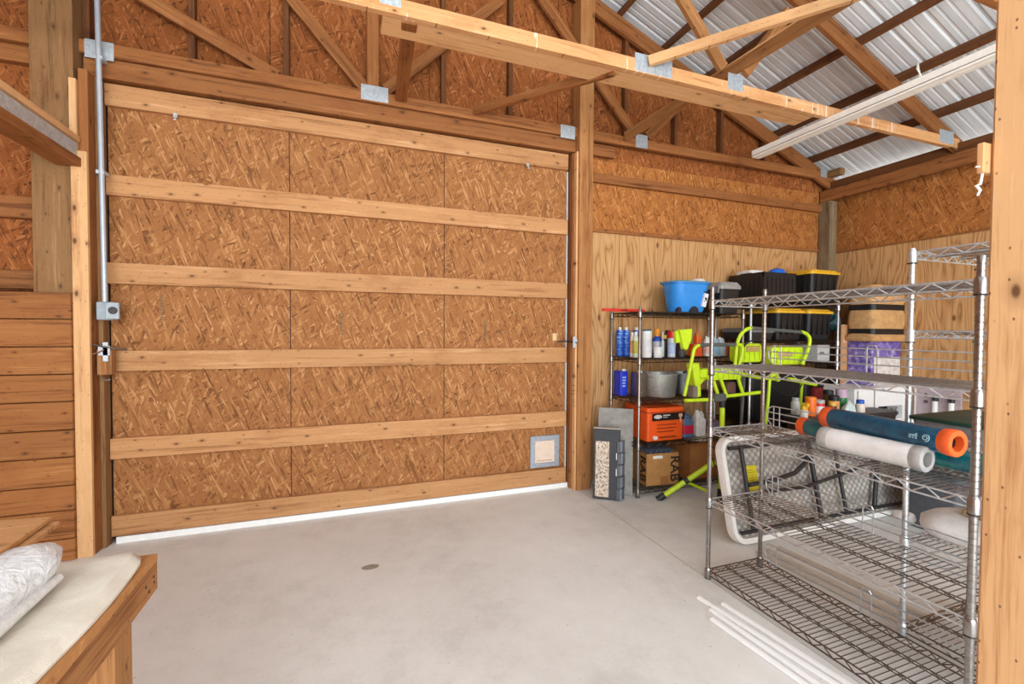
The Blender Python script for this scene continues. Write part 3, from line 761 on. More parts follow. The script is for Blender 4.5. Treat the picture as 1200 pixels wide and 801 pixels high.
# ------------------------------------------------------------------ contents of the dark unit
Z4, Z3, Z2, Z1, Z0 = 1.69 + .006, 1.262 + .006, .882 + .006, .485 + .006, .07 + .006
# top shelf
lv = thing('red_level', 'thin red bar overhanging the end of the dark wire unit', 'tool', (2.42, 3.62, Z4))
boxb('bar', 2.20, 2.66, 3.60, 3.625, Z4, Z4 + .026, plain((206, 40, 26), .4), lv, bev=.004); MB().box(2.40, 2.46, 3.597, 3.60, Z4 + .006, Z4 + .02).build('vial', plain((120, 30, 20), .3), lv)
tb = thing('plastic_tub', 'bright blue plastic tub on top of the dark wire unit', 'tub', (3.14, 3.66, Z4))
blue = plain((46, 140, 222), .4, noise=.03)
cx, cy = 3.15, 3.63
prof = [(.35, .20, 0), (.37, .22, .02), (.43, .27, .27), (.46, .30, .272), (.46, .30, .288), (.42, .26, .288), (.37, .22, .06)]
MB().loft([rloop(cx, cy, Z4 + .008 + z, w, d, .10, 8) for w, d, z in prof]).build('body', blue, tb, smooth=True)
mb = MB(); mb.loft([rloop(cx, cy, Z4 + .290, .475, .315, .11, 8), rloop(cx, cy, Z4 + .298, .485, .325, .11, 8), rloop(cx, cy, Z4 + .304, .46, .30, .10, 8)]); mb.build('rim', plain((110, 156, 182), .4), tb, smooth=True)
def arch(x, w, h, y, par):
    pts = [(x - w / 2, 0), (x + w / 2, 0)] + [(x + w / 2 * math.cos(a), h * math.sin(a)) for a in [PI * k / 8 for k in range(1, 8)]]
    return MB().loft([[Vector((a, y, Z4 + .009 + b)) for a, b in pts], [Vector((a, y + .03, Z4 + .009 + b)) for a, b in pts]]).build('foot_arch', plain((34, 26, 40), .6), par)
arch(cx + .01, .11, .055, cy - .118, tb); arch(cx - .15, .05, .045, cy - .10, tb)
lm = Matrix.Translation((cx + .11, cy - .119, Z4 + .06)) @ Matrix.Rotation(.16, 4, 'Y') @ Matrix.Rotation(.14, 4, 'X')
lb = MB().box(-.024, .024, -.012, .01, 0, .13, lm).build('label', plain((226, 228, 232), .5), tb)
mb = MB(); mb.box(-.012, .014, -.014, -.012, .075, .092, lm); mb.box(.0, .016, -.014, -.012, .06, .08, lm); mb.box(-.014, -.004, -.014, -.012, .05, .06, lm)
for k in range(3): mb.box(-.026 + .02 * k, -.012 + .02 * k, -.014, -.006, .136, .150, lm)
mb.build('print', plain((20, 24, 30), .5), lb)
cl = thing('cloth_wad', 'small white cloth wad sitting on the blue tub rim', 'cloth', (3.30, 3.60, Z4 + .304))
MB().lathe([(.02, 0), (.055, .006), (.062, .022), (.045, .038), (.01, .044)], 14, Matrix.Translation((3.31, 3.63, Z4 + .304)) @ Matrix.Scale(1.2, 4, (1, 0, 0))).build('wad', plain((238, 236, 230), .7), cl, smooth=True)
# square tote with grey latch lid
tt = thing('latch_tote', 'small black tote with translucent grey lid behind the blue tub', 'tote', (3.57, 3.66, Z4))
MB().loft([rloop(3.575, 3.67, Z4, .23, .36, .03), rloop(3.575, 3.67, Z4 + .24, .25, .39, .03)]).build('body', M['black'], tt, smooth=True)
MB().loft([rloop(3.575, 3.67, Z4 + .24, .27, .41, .03), rloop(3.575, 3.67, Z4 + .27, .27, .41, .03), rloop(3.575, 3.67, Z4 + .31, .22, .36, .03)]).build('lid', plain((150, 146, 142), .35), tt, smooth=True)
for y in (3.52, 3.82): MB().box(3.43, 3.444, y - .03, y + .03, Z4 + .20, Z4 + .27).build('latch', plain((130, 126, 122), .4), tt, bev=.003)

# level with bottles
blab = striped('blue_white_print', (24, 86, 190), (150, 196, 240), (9, 9, 120), .60)
blue_d = plain((22, 74, 178), .4); wht = M['white']; orc = plain((236, 150, 30), .45); redc = plain((206, 28, 30), .4)
caps = 'cans and bottles on the upper dark shelf'
y = 3.83
for i, (u0, u1, lab) in enumerate(((721, 729, 'blue caulk tube at the left end of the can shelf'), (729, 735, 'blue caulk tube second from the left end of the can shelf'), (741, 748, 'blue caulk tube just left of the front post'))):
    xm = max(atY((u0 + u1) / 2, 400, y).x, 2.535 + .072 * i) if i < 2 else atY((u0 + u1) / 2, 400, y).x + .012; r = .034
    bottle('caulk_tube', lab, 'tube', xm, y, Z3, r, .285, blab, wht, .4, .10, shape='can', group=caps)
x0, x1 = span(736, 741, 400, 3.7); bottle('slim_bottle', 'slim white bottle with tan base between blue tubes', 'bottle', (x0 + x1) / 2 + .01, 3.68, Z3, .02, .235, wht, wht, .6, .1, band=plain((214, 160, 120), .5), group=caps)
bottle('slim_bottle', 'yellow green bottle half hidden by the front post', 'bottle', atY(745, 400, 3.60).x, 3.60, Z3, .026, .24, plain((206, 210, 190), .4), wht, .5, .12, band=plain((176, 170, 70), .5), group=caps)
bottle('spray_can', 'white can with dark base right of the front post', 'can', atY(758, 400, 3.58).x, 3.58, Z3, .045, .265, plain((226, 226, 224), .4), plain((40, 90, 120), .5), .8, .06, shape='can', band=plain((214, 214, 216), .4), group=caps)
bottle('glue_bottle', 'blue bottle with orange cap behind a white jar', 'bottle', atY(770, 400, 3.72).x, 3.72, Z3, .045, .27, blue_d, orc, .55, .26, band=plain((196, 200, 208), .4), group=caps)
bottle('small_jar', 'small squat white jar at the shelf front', 'jar', atY(771, 412, 3.54).x, 3.54, Z3, .04, .10, wht, wht, .92, .3, shape='can', group=caps)
bottle('slim_bottle', 'slim clear bottle with white nozzle behind the squat jar', 'bottle', atY(775, 400, 3.66).x, 3.64, Z3, .016, .24, plain((206, 222, 220), .3), wht, .35, .3, group=caps)
bottle('slim_bottle', 'dark bottle with yellow cap left of the red capped can', 'bottle', atY(780, 400, 3.68).x, 3.70, Z3, .026, .21, plain((60, 56, 54), .4), plain((236, 206, 60), .45), .8, .16, group=caps)
bottle('spray_can', 'silver white spray can with red cap', 'can', atY(787, 400, 3.56).x, 3.56, Z3, .036, .25, plain((206, 212, 222), .35), redc, .95, .26, shape='can', band=plain((170, 190, 224), .4), group=caps)
bottle('spray_can', 'dark spray can behind the red capped can', 'can', atY(784, 400, 3.78).x, 3.80, Z3, .034, .26, plain((70, 62, 60), .4), M['black'], .7, .15, shape='can', group=caps)
bottle('slim_bottle', 'clear slim spray bottle with black nozzle right of the red cap', 'bottle', atY(791, 400, 3.68).x, 3.70, Z3, .02, .26, plain((170, 176, 176), .3), M['black'], .4, .18, group=caps)
bottle('oil_bottle', 'black and yellow bottle behind the lime folding stand handle', 'bottle', atY(797, 400, 3.66).x, 3.66, Z3, .04, .235, plain((58, 40, 44), .4), plain((196, 206, 40), .45), .75, .42, group=caps)
bottle('dark_puck', 'small dark puck on the can shelf near the lime stand', 'puck', atY(799, 413, 3.55).x, 3.56, Z3, .04, .06, plain((62, 60, 62), .5), plain((80, 80, 80), .5), .6, .2, shape='can', group=caps)
ot = thing('orange_spray_gun', 'orange spray gun tool standing behind the black grip', 'tool', (atY(815, 400, 3.66).x, 3.66, Z3))
x = atY(815, 400, 3.66).x
rb('body', x - .05, x + .05, 3.62, 3.70, Z3, Z3 + .12, plain((226, 84, 20), .45), ot, .02, -.02); rb('grip', x - .005, x + .055, 3.63, 3.69, Z3 + .12, Z3 + .20, plain((232, 96, 30), .45), ot, .015); MB().lathe([(.028, 0), (.03, .03), (.012, .05)], 12, Matrix.Translation((x + .025, 3.66, Z3 + .20))).build('knob', plain((196, 110, 50), .5), ot)
jug('detergent_jug', 'white bottle with red label beside the near shelf post', atY(829, 400, 3.62).x, 3.62, Z3, .07, .07, .20, wht, wht, plain((226, 190, 180), .5))
jug('detergent_jug', 'pale blue jug at the right end of the can shelf', atY(839, 400, 3.58).x, 3.60, Z3, .09, .09, .19, plain((176, 200, 218), .35), wht, plain((150, 190, 224), .4))
jug('detergent_jug', 'grey white jug with handle right of the pale blue jug', atY(848, 400, 3.60).x, 3.64, Z3, .08, .08, .19, plain((186, 196, 204), .35), wht)
bottle('slim_bottle', 'dark red bottle near the bent lime handle', 'bottle', atY(852.5, 408, 3.58).x, 3.56, Z3, .016, .14, plain((150, 26, 30), .4), redc, .8, .12, group=caps)
# level with the metal bucket
y = 3.72
cn = thing('solvent_tin', 'blue rectangular solvent tin at the left of the bucket shelf', 'tin', (2.56, y, Z2))
x0, x1 = 2.505, 2.592; y = 3.825
rb('body', x0, x1, y - .06, y + .06, Z2, Z2 + .235, plain((26, 52, 196), .35), cn, .012)
mb = MB()
for k in range(4): mb.box(x0 + .02, x0 + .05 + .02 * random.random(), y - .0625, y - .06, Z2 + .085 + k * .028, Z2 + .10 + k * .028)
mb.build('print', plain((150, 180, 236), .4), cn)
MB().lathe([(.02, 0), (.02, .02), (.016, .022)], 12, Matrix.Translation(((x0 + x1) / 2 + .02, y - .02, Z2 + .235))).build('cap', wht, cn)
y = 3.72
cn = thing('solvent_tin', 'plain grey metal tin with a white cap next to the blue tin', 'tin', (2.65, y, Z2))
rb('body', 2.608, 2.70, y - .11, y + .03, Z2, Z2 + .23, metal('tin', (150, 136, 128), .4), cn, .012)
MB().lathe([(.022, 0), (.022, .018), (.018, .02)], 12, Matrix.Translation((2.655, y - .05, Z2 + .23))).build('cap', wht, cn); MB().tube([(2.68, y - .05, Z2 + .23), (2.685, y - .05, Z2 + .25), (2.71, y - .05, Z2 + .25), (2.715, y - .05, Z2 + .23)], .004, 6).build('handle', M['dchrome'], cn)
bk = thing('metal_bucket', 'galvanised metal bucket on the middle dark shelf', 'bucket', (2.83, 3.63, Z2))
mt = Matrix.Translation((2.875, 3.655, Z2)) @ Matrix.Scale(.93, 4)
MB().lathe([(.155, 0), (.16, .006), (.185, .225), (.192, .228), (.192, .236), (.182, .236), (.155, .02), (.01, .02)], 32, mt, cap=False).build('body', metal('bucket_zinc', (186, 186, 180), .42, .6), bk, smooth=True)
mb = MB(); mb.tube([mt @ Vector((.187 * math.cos(a), .187 * math.sin(a), .232)) for a in [2 * PI * k / 32 for k in range(32)]], .006, 6, closed=True); mb.build('rim', M['galv'], bk)
MB().tube([mt @ Vector((.19 * math.cos(a), -.19 * math.sin(a) * .9, .225 - .05 * math.sin(a))) for a in [PI * k / 12 for k in range(13)]], .003, 6).build('bail', M['dchrome'], bk)
pn = thing('metal_pan', 'second grey metal pan behind the galvanised bucket', 'pan', (3.22, 3.76, Z2))
MB().lathe([(.12, 0), (.14, .20), (.15, .202), (.15, .21), (.135, .21), (.115, .015), (.01, .015)], 26, Matrix.Translation((3.235, 3.74, Z2)), cap=False).build('body', metal('pan_zinc', (150, 160, 166), .4), pn, smooth=True)
MB().tube([(3.15, 3.64, Z2 + .215), (3.12, 3.58, Z2 + .235), (3.10, 3.55, Z2 + .24)], .008, 6).build('handle', M['black'], pn)
# level with the orange case
oc = thing('tool_case', 'orange tool case with a black banner on the dark shelf', 'case', (2.80, 3.6, Z1))
ocm = plain((240, 92, 30), .42, noise=.03)
rb('shell', 2.605, 3.02, 3.47, 3.85, Z1 + .004, Z1 + .27, ocm, oc, .02, .012)
MB().box(2.602, 3.022, 3.466, 3.85, Z1 + .268, Z1 + .274).build('seam', plain((150, 40, 16), .5), oc); rb('lid', 2.605, 3.02, 3.47, 3.85, Z1 + .272, Z1 + .312, ocm, oc, .02)
bn = MB().box(2.655, 3.015, 3.459, 3.475, Z1 + .195, Z1 + .262).build('banner', plain((26, 22, 22), .4), oc)
mb = MB(); mb.loft([[Vector((2.71 + .045 * math.cos(a), yy, Z1 + .232 + .019 * math.sin(a))) for a in [2 * PI * k / 18 for k in range(18)]] for yy in (3.459, 3.456)])
mb.box(2.77, 2.845, 3.456, 3.459, Z1 + .238, Z1 + .248); mb.box(2.77, 2.82, 3.456, 3.459, Z1 + .222, Z1 + .228); mb.build('logo', plain((206, 200, 196), .4), bn)
mb = MB(); mb.loft([[Vector((2.69 + .024 * math.cos(a), yy, Z1 + .035 + .018 * math.sin(a))) for a in [2 * PI * k / 16 for k in range(16)]] for yy in (3.476, 3.462)]); mb.build('emblem', wht, oc)
mb = MB()
for k in range(8): mb.box(2.735 + .025 * k, 2.75 + .025 * k, 3.466, 3.478, Z1 + .03, Z1 + .043)
for k, (a, b) in enumerate(((.0, .22), (0, .22), (0, .19))): mb.box(2.71 + a, 2.71 + b, 3.466, 3.475, Z1 + .15 - .032 * k, Z1 + .156 - .032 * k)
mb.build('print', plain((140, 52, 22), .5), oc)
mb = MB(); mb.box(2.945, 2.985, 3.452, 3.462, Z1 + .222, Z1 + .25); mb.box(2.957, 2.972, 3.452, 3.462, Z1 + .17, Z1 + .225); mb.build('tool_picture', plain((214, 160, 130), .5), oc)
jug('oil_jug', 'blue motor oil jug right of the orange case', 3.115, 3.56, Z1, .13, .10, .235, plain((84, 112, 148), .35), plain((60, 70, 84), .5), plain((196, 40, 70), .4))
jug('oil_jug', 'white plastic jug behind the near shelf post', 3.275, 3.56, Z1, .12, .09, .25, plain((226, 220, 216), .4), wht)
sr = thing('rag', 'dull mauve rag heap on the case shelf', 'rag', (3.52, 3.62, Z1))
MB().lathe([(.05, 0), (.10, .01), (.11, .05), (.08, .09), (.03, .115), (.005, .12)], 14, Matrix.Translation((3.53, 3.62, Z1))).build('heap', plain((126, 112, 132), .85, noise=.12, nscale=30), sr, smooth=True)
# bottom shelf: two cardboard boxes
card = plain((178, 128, 72), .8, noise=.05, nscale=12); cdark = plain((40, 30, 26), .7)
def carton(name, label, x0, x1, y0, y1, z0, z1, mat=card, flaps=True, rot=0):
    t = thing(name, label, 'box', ((x0 + x1) / 2, (y0 + y1) / 2, z0))
    w, d = x1 - x0, y1 - y0; cx, cy = (x0 + x1) / 2, (y0 + y1) / 2; mt = Matrix.Translation((cx, cy, z0)) @ Matrix.Rotation(rot, 4, 'Z'); h = z1 - z0; th = .005
    mb = MB()
    for a in ((-w / 2, w / 2, -d / 2, -d / 2 + th), (-w / 2, w / 2, d / 2 - th, d / 2), (-w / 2, -w / 2 + th, -d / 2, d / 2), (w / 2 - th, w / 2, -d / 2, d / 2)): mb.box(a[0], a[1], a[2], a[3], 0, h, mt)
    mb.box(-w / 2, w / 2, -d / 2, d / 2, 0, th, mt); mb.build('body', mat, t)
    return t, mt, w, d, h
rt, rmt, w, d, h = carton('cardboard_box', 'open cardboard box printed RAB on the bottom dark shelf', 2.625, 2.965, 3.47, 3.80, Z0, Z0 + .30, rot=-.10)
tm = lambda x, z: rmt @ Matrix.Translation((x, -d / 2 - .001, z)) @ Matrix.Rotation(PI / 2, 4, 'X') @ Matrix.Rotation(-PI / 2, 4, 'Z')
text('lettering', 'RAB', .132, cdark, tm(w / 2 - .042, h * .5), rt)
text('lettering', 'RAB', .132, cdark, rmt @ Matrix.Translation((-w / 2 - .001, -d / 2 + .06, h * .5)) @ Matrix.Rotation(-PI / 2, 4, 'Z') @ Matrix.Rotation(PI / 2, 4, 'X') @ Matrix.Rotation(-PI / 2, 4, 'Z'), rt)
MB().box(-.10, .0, -d / 2 - .0015, -d / 2, h * .84, h * .93, rmt).build('shipping_label', wht, rt)
MB().box(-.02, .06, -d / 2 - .001, -d / 2, 0.01, h * .28, rmt).build('tape', plain((160, 104, 52), .35), rt)
mb = MB()
for k in range(5):
    mt2 = rmt @ Matrix.Translation((-.12 + .055 * k, 0, h - .01)) @ Matrix.Rotation(.5, 4, 'Y'); mb.box(-.004, .004, -d / 2 + .02, d / 2 - .03, -.07, .04, mt2)
o = mb.build('folder_stack', plain((96, 108, 124), .5), None); tag(o, 'dark folders standing in the open RAB box', 'folders', kind='stuff')
ct, cmt, w, d, h = carton('cardboard_box', 'dark brown cardboard box on the bottom shelf behind the lime leg', 3.10, 3.50, 3.50, 3.84, Z0, Z0 + .36, plain((164, 104, 52), .8, noise=.06, nscale=10), rot=.05)
pb = thing('paper_bag', 'crumpled white paper on the dark brown cardboard box', 'paper', (3.3, 3.65, Z0 + .36))
MB().lathe([(.03, 0), (.14, .01), (.12, .06), (.06, .10), (.01, .11)], 9, Matrix.Translation((3.30, 3.64, Z0 + .355))).build('paper', plain((206, 190, 170), .8, noise=.1, nscale=20), pb)

# ------------------------------------------------------------------ tile pack leaning by the centre post
ts = thing('stone_slab', 'tall grey stone slab leaning against the dark wire unit', 'slab', (2.36, 3.52, 0))
def lean(x, y, z, ang, rz=0): return Matrix.Translation((x, y, z)) @ Matrix.Rotation(rz, 4, 'Z') @ Matrix.Rotation(ang, 4, 'X')
stone = plain((150, 146, 140), .6, noise=.10, nscale=14)
RZ_ = -.62
MB().box(-.16, .16, -.012, .012, 0, .79, lean(2.345, 3.60, .003, -.09, RZ_)).build('slab', stone, ts, bev=.003)
tc = thing('tile_carton', 'black carton with a speckled mosaic front leaning on the stone slab', 'carton', (2.25, 3.5, 0))
mtc = lean(2.225, 3.545, .003, -.10, RZ_)
MB().box(-.12, .115, -.075, 0, 0, .62, mtc).build('carton', plain((52, 52, 56), .55), tc, bev=.004)
def mosaic():
    t = NT('mosaic'); v = t.coord(False); k = t.vor(v, 95, dim='3D'); t.color(t.ramp(k.outputs['Color'], [(.18, (112, 94, 80)), (.36, (186, 164, 142)), (.8, (226, 212, 194))])); t.set(Roughness=.5); return t.m
MB().box(-.10, .02, -.079, -.074, .02, .51, mtc).build('mosaic_panel', mosaic(), tc)
MB().box(-.122, .117, -.077, .002, .622, .63, mtc).build('carton_edge', plain((190, 180, 166), .7), tc)
for k in range(3):
    tl = thing('tile_strip', ['dark grey tile strip against the mosaic carton', 'middle blue grey tile strip in the leaning pack', 'outer black tile strip nearest the wire unit'][k], 'tile', (2.3 + .03 * k, 3.47, 0), 'tile strips')
    m2 = lean(2.302 + .030 * k, 3.452 + .010 * k, .003, -.08, RZ_)
    mb = MB()
    for j in range(5): mb.box(-.028 + .004 * (j % 2), .0 + .004 * (j % 2), -.05, -.008, .004 + j * .105, .10 + j * .105, m2)
    mb.build('tile', plain([(84, 86, 92), (118, 124, 136), (58, 58, 62)][k], .45, noise=.1), tl, bev=.002)
    if k == 0:
        for z in (.22, .36): MB().box(-.035, -.028, -.054, -.045, z, z + .06, m2).build('paper_tag', wht, tl)

# ------------------------------------------------------------------ back corner unit contents
ylid = M['yellow']
tg = 'black totes with yellow lids'
tote('storage_tote', 'upper black tote with yellow lid on top of the corner unit', 4.64, 5.10, 3.43, 3.92, 1.815, 2.19, ylid, group=tg)
tote('storage_tote', 'lower black tote with yellow lid under the top shelf of the corner unit', 4.63, 5.035, 3.45, 3.89, 1.43, 1.765, ylid, group=tg)
tote('storage_tote', 'lower black tote with yellow lid at the middle of the corner unit', 4.18, 4.60, 3.45, 3.89, 1.43, 1.765, ylid, group=tg)
cr = thing('plastic_crate', 'open black plastic crate beside the yellow lidded tote on top', 'crate', (4.2, 3.66, 1.815))
cx, cy, w, d = 4.20, 3.67, .46, .44
mb = MB(); z0, z1 = 1.815, 2.125
mb.box(cx - w / 2, cx + w / 2, cy - d / 2, cy + d / 2, z0, z0 + .012)
for a, b in ((z0, z0 + .10), (z1 - .05, z1)):
    for q in ((cx - w / 2, cx + w / 2, cy - d / 2, cy - d / 2 + .012), (cx - w / 2, cx + w / 2, cy + d / 2 - .012, cy + d / 2), (cx - w / 2, cx - w / 2 + .012, cy - d / 2, cy + d / 2), (cx + w / 2 - .012, cx + w / 2, cy - d / 2, cy + d / 2)): mb.box(*q, a, b)
for k in range(8):
    x = cx - w / 2 + .03 + k * (w - .06) / 7
    for yy in (cy - d / 2, cy + d / 2 - .012): mb.box(x - .024, x + .024, yy, yy + .012, z0 + .1, z1 - .05)
    yv = cy - d / 2 + .03 + k * (d - .06) / 7
    for xx in (cx - w / 2, cx + w / 2 - .012): mb.box(xx, xx + .012, yv - .024, yv + .024, z0 + .1, z1 - .05)
mb.build('body', M['black'], cr)
for a in (cx - w / 2 + .004, cx + w / 2 - .004):
    MB().box(a - .008, a + .008, cy - .07, cy + .07, z1 - .006, z1 + .006).build('handle', M['black'], cr, bev=.002)
fl_ = thing('foam_block', 'white foam block poking out of the black crate', 'foam', (4.05, 3.6, 1.83)); rb('foam', 4.00, 4.18, 3.62, 3.84, 1.832, 2.165, plain((232, 230, 226), .6), fl_, .04)
bg = thing('blue_bag', 'bright blue knotted bag in the black crate', 'bag', (4.31, 3.55, 2.1))
mb = MB(); mb.lathe([(.02, -.24), (.06, -.23), (.075, 0), (.09, .03), (.07, .07), (.02, .09)], 12, Matrix.Translation((4.29, 3.57, 2.10))); mb.lathe([(.01, 0), (.05, .01), (.055, .05), (.03, .085), (.005, .09)], 12, Matrix.Translation((4.365, 3.56, 2.07))); mb.build('bag', plain((30, 110, 214), .35), bg, smooth=True)
sm = thing('latch_tote', 'low dark bin with clear lid behind the lime handle', 'tote', (4.0, 3.62, 1.43))
MB().loft([rloop(4.0, 3.66, 1.43, .30, .34, .03), rloop(4.0, 3.66, 1.51, .33, .38, .03)]).build('body', plain((44, 42, 44), .5), sm, smooth=True); MB().loft([rloop(4.0, 3.66, 1.51, .35, .40, .03), rloop(4.0, 3.66, 1.555, .31, .36, .03)]).build('lid', plain((120, 120, 122), .35), sm, smooth=True)
wb_ = thing('white_carton', 'small pale carton on the narrow shelf below the totes', 'carton', (4.92, 3.6, 1.2)); rb('carton', 4.84, 5.03, 3.50, 3.80, 1.198, 1.375, plain((190, 190, 188), .6), wb_, .006)
MB().box(4.87, 4.93, 3.494, 3.499, 1.27, 1.30).build('print', plain((90, 96, 104), .6), wb_)
dt = thing('storage_bin', 'big black bin low on the corner unit behind the lime stands', 'bin', (4.2, 3.66, .61))
rb('body', 3.86, 4.58, 3.47, 3.88, .608, 1.02, plain((26, 24, 26), .5), dt, .04, .06); rb('lid', 3.84, 4.60, 3.455, 3.89, 1.02, 1.05, plain((36, 34, 36), .45), dt, .045)
dt = thing('storage_bin', 'black bin beside the big black bin on the corner unit', 'bin', (4.8, 3.66, .61))
rb('body', 4.63, 5.02, 3.48, 3.87, .608, 1.0, plain((30, 24, 24), .5), dt, .04, .05); rb('lid', 4.615, 5.035, 3.465, 3.885, 1.0, 1.03, plain((40, 34, 34), .45), dt, .045)
dt = thing('storage_bin', 'dark brown bin at floor level of the corner unit', 'bin', (4.3, 3.66, .08))
rb('body', 3.86, 4.9, 3.48, 3.87, .078, .45, plain((54, 34, 28), .6), dt, .04, .05); rb('lid', 3.85, 4.91, 3.465, 3.885, .45, .48, plain((60, 40, 34), .5), dt, .045)

# ------------------------------------------------------------------ lime folding stands
lime = M['lime']; blk = plain((34, 36, 38), .5); grip = plain((86, 90, 88), .6)
def PYs(y, *pts): return [atY(u, v, y) for u, v in pts]
def smoothp(pts, n=5):
    out = []; P = [Vector(p) for p in pts]
    for i in range(len(P) - 1):
        a = P[max(i - 1, 0)]; b = P[i]; c = P[i + 1]; d = P[min(i + 2, len(P) - 1)]
        for k in range(n):
            t = k / n; out.append(.5 * ((2 * b) + (c - a) * t + (2 * a - 5 * b + 4 * c - d) * t * t + (3 * b - a - 3 * c + d) * t ** 3))
    out.append(P[-1]); return out
def tubeobj(name, pts, r, mat, par, smooth=True, sp=False, n=10):
    return MB().tube(smoothp(pts) if sp else pts, r, n).build(name, mat, par, smooth=smooth)
def casing(name, u0, u1, v0, v1, y, dep, par, mat=None, ribs=0, tilt=0):
    a = atY(u0, v1, y); b = atY(u1, v0, y); x0, x1, z0, z1 = a.x, b.x, min(a.z, b.z), max(a.z, b.z)
    mb = MB(); cx, cz = (x0 + x1) / 2, (z0 + z1) / 2; w, h = x1 - x0, z1 - z0
    def lp(yy, k): return [Vector((cx + px * k, yy, cz + pz * k)) for px, pz in rrect(w, h, min(w, h) * .22, 4)]
    mb.loft([lp(y, .9), lp(y + .012, 1), lp(y + dep - .012, 1), lp(y + dep, .9)])
    for k in range(ribs):
        x = x0 + w * (k + .7) / (ribs + .4); mb.box(x - w * .018, x + w * .018, y - .012, y + .01, z0 + h * .15, z0 + h * .85)
    return mb.build(name, mat or lime, par, smooth=True)
def polycase(name, pts, y, dep, par, mat=None):
    q = [atY(u, v, y) for u, v in pts]; c = sum(q, Vector()) / len(q)
    def lp(yy, k): return [Vector((c.x + (p.x - c.x) * k, yy, c.z + (p.z - c.z) * k)) for p in q]
    return MB().loft([lp(y, .9), lp(y + .01, 1), lp(y + dep - .01, 1), lp(y + dep, .9)]).build(name, mat or lime, par, bev=.003)
S1 = 3.10
s1 = thing('folding_tool_stand', 'lime green folding tool stand with a leg reaching to the RAB box', 'tool stand', (atY(846, 582, 3.12).x, 3.12, 0), 'lime tool stands')
tubeobj('handle', PYs(S1, (802, 464), (806, 445), (811, 420), (814, 408), (820, 404)), .0145, lime, s1, sp=True)
tubeobj('handle', PYs(S1, (861, 404), (868, 404), (870, 410), (866, 428), (862, 434)), .0145, lime, s1, sp=True)
tubeobj('grip', PYs(S1, (819, 404), (862, 403.5)), .016, grip, s1)
polycase('side_panel', [(797, 386), (812, 385), (811, 398), (806, 410), (802, 409)], S1 + .03, .05, s1); polycase('side_panel', [(792, 388), (796, 387), (798, 401), (793, 402)], S1 + .06, .04, s1)
polycase('column', [(811, 426), (820, 425), (822, 465), (817, 466)], S1 + .04, .08, s1); polycase('column_guard', [(818, 433), (829, 434), (826, 446), (820, 452)], S1 + .08, .05, s1)
casing('motor_housing', 831, 870, 431, 446, S1 + .02, .14, s1, ribs=6)
casing('bracket', 820, 834, 432, 443, S1 + .05, .08, s1)
for u0, v0, u1, v1 in ((836, 446, 842, 465), (843, 440, 851, 463), (864, 440, 870, 460)): tubeobj('strut', PYs(S1 + .02, (u0, v0), (u1, v1)), .016, lime, s1)
tubeobj('cross_tube', PYs(S1 + .01, (803, 469), (838, 468), (852, 464), (895, 459)), .016, lime, s1)
casing('knuckle', 838, 852, 461, 471, S1 - .02, .07, s1, grip)
casing('gear_cover', 812, 818, 452, 466, S1 - .01, .07, s1, plain((120, 110, 100), .5))
casing('winch', 851, 863, 447, 466, S1 + .05, .06, s1, plain((92, 62, 60), .5))
lg = tubeobj('leg', PYs(S1, (846.5, 470), (846, 506), (844.5, 574)), .022, lime, s1)
for v0, v1 in ((469, 477), (500, 512), (541, 546)): tubeobj('leg_collar', PYs(S1, (846.5 - (v0 - 470) * .02, v0), (846.5 - (v1 - 470) * .02, v1)), .0255, blk if v0 != 541 else grip, lg)
b = atY(844, 580, S1); tubeobj('foot', [(b.x, S1, .004), atY(844.5, 572, S1)], .028, blk, lg)
tubeobj('leg_brace', PYs(S1 + .03, (849, 548), (855, 562), (857, 573)), .014, lime, s1)
f0 = Vector((2.665, 3.33, .030)); f1 = atY(838, 541, 3.12)
dl = tubeobj('leg', [f0, f1], .024, lime, s1)
dd = (f1 - f0).normalized()
tubeobj('foot', [f0 - dd * .05, f0 + dd * .03], .029, blk, dl); tubeobj('leg_collar', [f0 + dd * .24, f0 + dd * .28], .029, blk, dl)
tubeobj('leg_brace', [f0 + dd * .27 + Vector((0, -.01, -.02)), f0 + dd * .27 + Vector((.17, -.05, -.10))], .013, lime, s1)
tubeobj('cable', smoothp([atY(835, 536, 3.06), atY(838, 545, 3.05), atY(846, 552, 3.05), atY(855, 544, 3.06), atY(857, 533, 3.06)]), .005, blk, s1)
tubeobj('cable', smoothp([atY(833, 522, 3.06), atY(843, 528, 3.05), atY(856, 530, 3.06)]), .007, blk, s1)
S2 = 3.12
s2 = thing('folding_tool_stand', 'lime green folding tool stand with tall bent handle behind the near shelves', 'tool stand', (atY(905, 560, 3.12).x, 3.14, 0), 'lime tool stands')
tubeobj('handle', PYs(S2, (861, 433), (862, 418), (864, 402), (868, 392), (875, 385.5), (881, 384)), .016, lime, s2, sp=True)
tubeobj('handle', PYs(S2, (938, 388.5), (945, 391), (949, 398), (946, 412), (940, 427)), .016, lime, s2, sp=True)
tubeobj('grip', PYs(S2, (879, 384), (940, 389)), .016, grip, s2)
casing('housing', 868, 894, 402, 425, S2 + .05, .14, s2, ribs=4)
casing('vent_panel', 875, 892, 405, 412, S2 + .03, .04, s2, plain((176, 150, 90), .5))
casing('housing', 905, 943, 406, 428, S2 + .05, .14, s2, ribs=5)
casing('vent_panel', 912, 930, 412, 418, S2 + .03, .04, s2, plain((180, 160, 110), .5))
tubeobj('bail', smoothp(PYs(S2 + .0, (870, 408), (878, 400), (895, 399), (897, 412))), .009, blk, s2)
tubeobj('cross_tube', PYs(S2, (868, 438), (890, 442), (912, 444)), .018, lime, s2)
tubeobj('cross_tube', PYs(S2 - .02, (902, 441), (909, 437), (912, 446)), .018, lime, s2)
